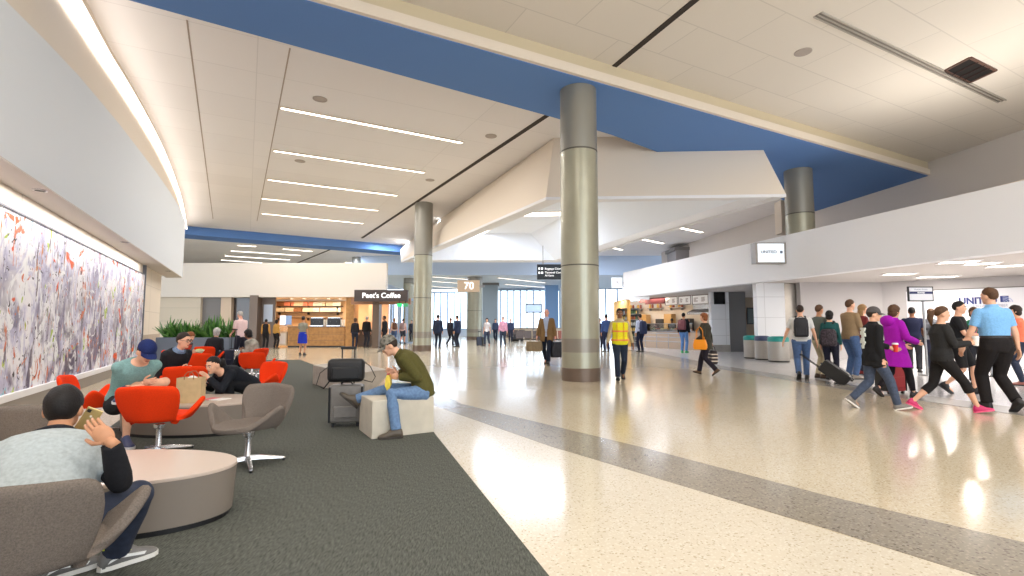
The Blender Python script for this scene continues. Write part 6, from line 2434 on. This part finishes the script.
person('person with long fair hair in a dark red jacket behind the tan sweater', at(861.5, 13.4), -94, H=1.84, sex='f', skin='light', vox=.015, top=dict(c=(110, 44, 44), sleeve='long', hem=-.1), bottom=dict(kind='jeans', m=JEANSD), shoes=(150, 40, 40), hair=('long', 'blond'))
# walking by in front
J = person('person in a grey cap, black hoodie and jeans striding right in the foreground queue', stand(876, 409), -98, H=1.58, skin='light', vox=.011, top=dict(c=(28, 28, 30), sleeve='long', hem=-.16), jacket=dict(c=(30, 30, 32), hem=-.18, collar=1, name='hoodie'), bottom=dict(kind='jeans', m=mat('denim_slate', (62, 72, 92), .85, var=.2, scale=30), o=.02), shoes=(120, 112, 104), sole=(220, 214, 206), hair=('short', 'dark'),
           hat=((84, 80, 80),), legs=walk(1, .30), arms={'R': dict(h=(.2, .04, .86)), 'L': dict(h=(-.12, .34, 1.06))}, head=(-20, -4), face_parts=True)
mbb = MB()
rnd = random.Random(4)
for i in range(12):
    q1, d1, x1, y1 = J['spine'](.12 + .03 * i)
    p = q1 - y1 * .165
    w0, w1 = rnd.uniform(.01, .08), rnd.uniform(.01, .08)
    mbb.span(p.x - w0, p.x + w1, p.y - .004 - .0004 * i, p.y + .02, p.z, p.z + .034)
J['sc'](mbb).build('printed_pattern', mat('print_white', (206, 210, 200), .7), J['root'])
J2 = person('person in a bright purple hooded coat and black trousers behind the black hoodie', stand(897, 397.5), -88, H=1.66, sex='f', skin='light', vox=.012, top=dict(c=(60, 30, 60), sleeve='long'), jacket=dict(c=(164, 26, 172), hem=-.34, flare=.30, name='coat', o=.012, collar=1), bottom=dict(kind='leggings', c=(34, 30, 34), t1=1.9), shoes=(40, 34, 36),
            hair=('bob', 'brown'), legs=walk(1, .26), arms={'L': dict(h=(-.12, .3, 1.0)), 'R': dict(h=(.2, .3, 1.06))}, head=(10, -6))
q1, d1, x1, y1 = J2['spine'](.5)
J2['sc'](MB().ell(q1 - y1 * .13 + d1 * .03, (.15, .09, .11), Matrix((x1, y1, d1)).transposed())).build('hood', cloth((164, 26, 172)), J2['root'], smooth=True)
cup(J, 'L', 'red and white paper cup held in front of the purple coat', (206, 44, 36))
p_ = FL(903, 396)
suitcase((p_.x + .05, p_.y + .35, 0), R(15), .44, .26, .6, mat('suitcase_red', (150, 36, 40), .5), 'dark red rolling suitcase behind the legs of the purple coat', handle=.4)
J = person('person with a ponytail in black jacket, cropped leggings and pink trainers striding right', stand(945, 411), -110, H=1.63, sex='f', fat=1.08, skin='light', vox=.010, top=dict(c=(40, 39, 40), sleeve='long'), jacket=dict(c=(44, 43, 43), hem=-.06), bottom=dict(kind='leggings', c=(34, 31, 31), t1=1.42, o=.012), shoes=(196, 36, 96), sole=(230, 90, 130),
           hair=('tail', 'brown'), legs={'R': dict(a=(.085, .40, .10), pitch=12), 'L': dict(a=(-.085, -.40, .13), pitch=-26)}, arms={'R': dict(h=(.14, .34, 1.12)), 'L': dict(h=(-.12, .36, 1.16))}, face_parts=True)
cup(J, 'R', 'white paper cup held by the person in cropped leggings', (236, 232, 226))
J = person('person in a black t-shirt and black shorts behind the striding woman in leggings', stand(962, 394), -140, H=1.74, skin='light', vox=.012, top=dict(c=(34, 34, 36), sleeve='short'), bottom=dict(kind='shorts', c=(34, 33, 34), t1=.95, o=.022), shoes=(30, 29, 32), sole=(50, 48, 48), hair=('short', 'black'), legs=walk(-1, .18),
           arms={'R': dict(h=(.1, .36, 1.14)), 'L': dict(h=(-.1, .36, 1.06))}, face_parts=True)
hp_ = hand_pos(J, 'L')
e = empty('food_box', (hp_.x + .02, hp_.y - .04, hp_.z - .02), R(10), 'yellow-green snack box in the hands of the person in black shorts', 'box')
MB().span(-.08, .08, -.06, .06, 0, .055).build('tray', mat('snack_yellow', (206, 196, 80), .5), e, bevel=.006)
MB().span(-.083, .083, -.063, .063, .055, .063).build('lid', mat('snack_lid', (226, 222, 190), .4), e)
J = person('person in a green top with a pink lanyard facing the camera behind the black t-shirt', at(974.5, 11.2), 142, H=1.68, sex='f', skin='tan', vox=.014, top=dict(c=(52, 54, 58), sleeve='long'), jacket=dict(c=(50, 130, 92), hem=.1, sleeve='none', neck=.56, name='green_vest'), bottom=dict(c=(40, 40, 46)), hair=('bob', 'brown'), face_parts=True)
mbb = MB()
q0 = J['spine'](.54)
q1 = J['spine'](.22)
for sg in (-1, 1):
    mbb.tube([q0[0] + q0[2] * (sg * .07) + q0[3] * .07, J['spine'](.4)[0] + q0[2] * (sg * .04) + q0[3] * .165, q1[0] + q1[3] * .165], .006, 6)
ly = J['sc'](mbb).build('lanyard', mat('lanyard_pink', (226, 80, 140), .6), J['root'], smooth=True)
J['sc'](MB().box(q1[0] + q1[3] * .17 - V((0, 0, .05)), (.06, .008, .09))).build('badge', mat('badge_white', (226, 226, 226), .5), ly)
J = person('person in a pale blue short-sleeved shirt and black trousers walking left at the picture edge', stand(1001, 411), -6, H=1.86, fat=1.14, skin='light', vox=.010, top=dict(c=(124, 176, 222), sleeve='short', collar=1, hem=.02), bottom=dict(c=(34, 30, 30), o=.018), shoes=(34, 30, 32), hair=('short', 'brown'), legs=walk(-1, .12),
           arms={'L': dict(out=.16, sw=.12), 'R': dict(out=.08, sw=-.06)}, head=(16, -2), lean=3, face_parts=True)
p, dr, x, y = J['spine'](.105)
q1, d1, x1, y1 = J['spine'](.14)
J['sc'](MB().loft([ring(p, x, y, .195, .138), ring(q1, x1, y1, .193, .136)])).build('belt', mat('belt_leather', (28, 24, 24), .5), J['root'], smooth=True, auto=40)
e_, w_ = J['elbL'], J['wriL']
dw = (w_ - e_).normalized()
J['sc'](MB().tube([w_ - dw * .045, w_ - dw * .02], .034, 14)).build('watch', mat('watch_steel', (150, 150, 150), .3, .8), J['root'], smooth=True, auto=40)
person('person in a navy t-shirt standing left of the queue sign pole', at(912.5, 14.2), -40, H=1.80, skin='brown', vox=.016, top=dict(c=(32, 36, 60), sleeve='short'), bottom=dict(c=(52, 52, 58)), hair=('short', 'black'), fat=1.1)
person('person in a black and white striped top right of the queue sign pole', at(930, 14.0), -64, H=1.76, sex='f', skin='light', vox=.016, top=dict(m=mat('stripe_bw', (130, 132, 140), .8, var=.95, scale=7), sleeve='short'), bottom=dict(c=(50, 52, 70)), hair=('short', 'brown'), head=(-10, -18))
person('person in a coral top and jeans standing at the right picture edge', at(1019, 11.0), 44, H=1.72, sex='f', skin='light', vox=.013, top=dict(c=(232, 122, 92), sleeve='long'), bottom=dict(kind='jeans', m=JEANSD), hair=('bob', 'dark'), shoes=(150, 90, 80), arms={'L': dict(h=(-.1, .34, 1.0)), 'R': dict(h=(.1, .34, 1.04))}, face_parts=True)
# ------------------------------------------------------------------ light
NW = (255, 248, 240)
for y in (-4, 3.0):
    for x in (-1, 6, 11):
        area('lamp', (x, y, HC - .1), 4, 150, NW, sy=2)  # added fill lights under the near ceiling, no fixtures there
for (x, y) in ((-3, 30), (2, 36), (-9, 38), (6, 42), (-2, 48), (-16, 45), (-24, 36), (0, 54), (-12, 54), (10, 50)):
    area('lamp', (x, y, HC - .1), 3.0, 270, (226, 238, 255), sy=.6)  # added cool fill lights to brighten the far hall, without fixtures
# added, unseen up-lights above the white fascia to brighten the ceiling
for y in (2, 7, 12, 24, 29):
    p = fa(y, .25)
    area('added_uplight', (p.x, p.y, fz1 + .05), 3.5, 75, (255, 246, 236), rot=(R(180), 0, rzf), sy=.2)
world = bpy.data.worlds.new('world')
SC.world = world
world.use_nodes = True
bg = world.node_tree.nodes['Background']
bg.inputs[0].default_value = (.82, .91, 1, 1)
bg.inputs[1].default_value = 3.4
SC.view_settings.view_transform = 'Standard'
SC.view_settings.look = 'None'
SC.view_settings.exposure = .45
SC.view_settings.gamma = 1
SC.view_settings.use_curve_mapping = False
SC.cycles.use_denoising = True
SC.cycles.max_bounces = 8
SC.cycles.sample_clamp_indirect = 6
bpy.data.scenes.remove(TMPS)
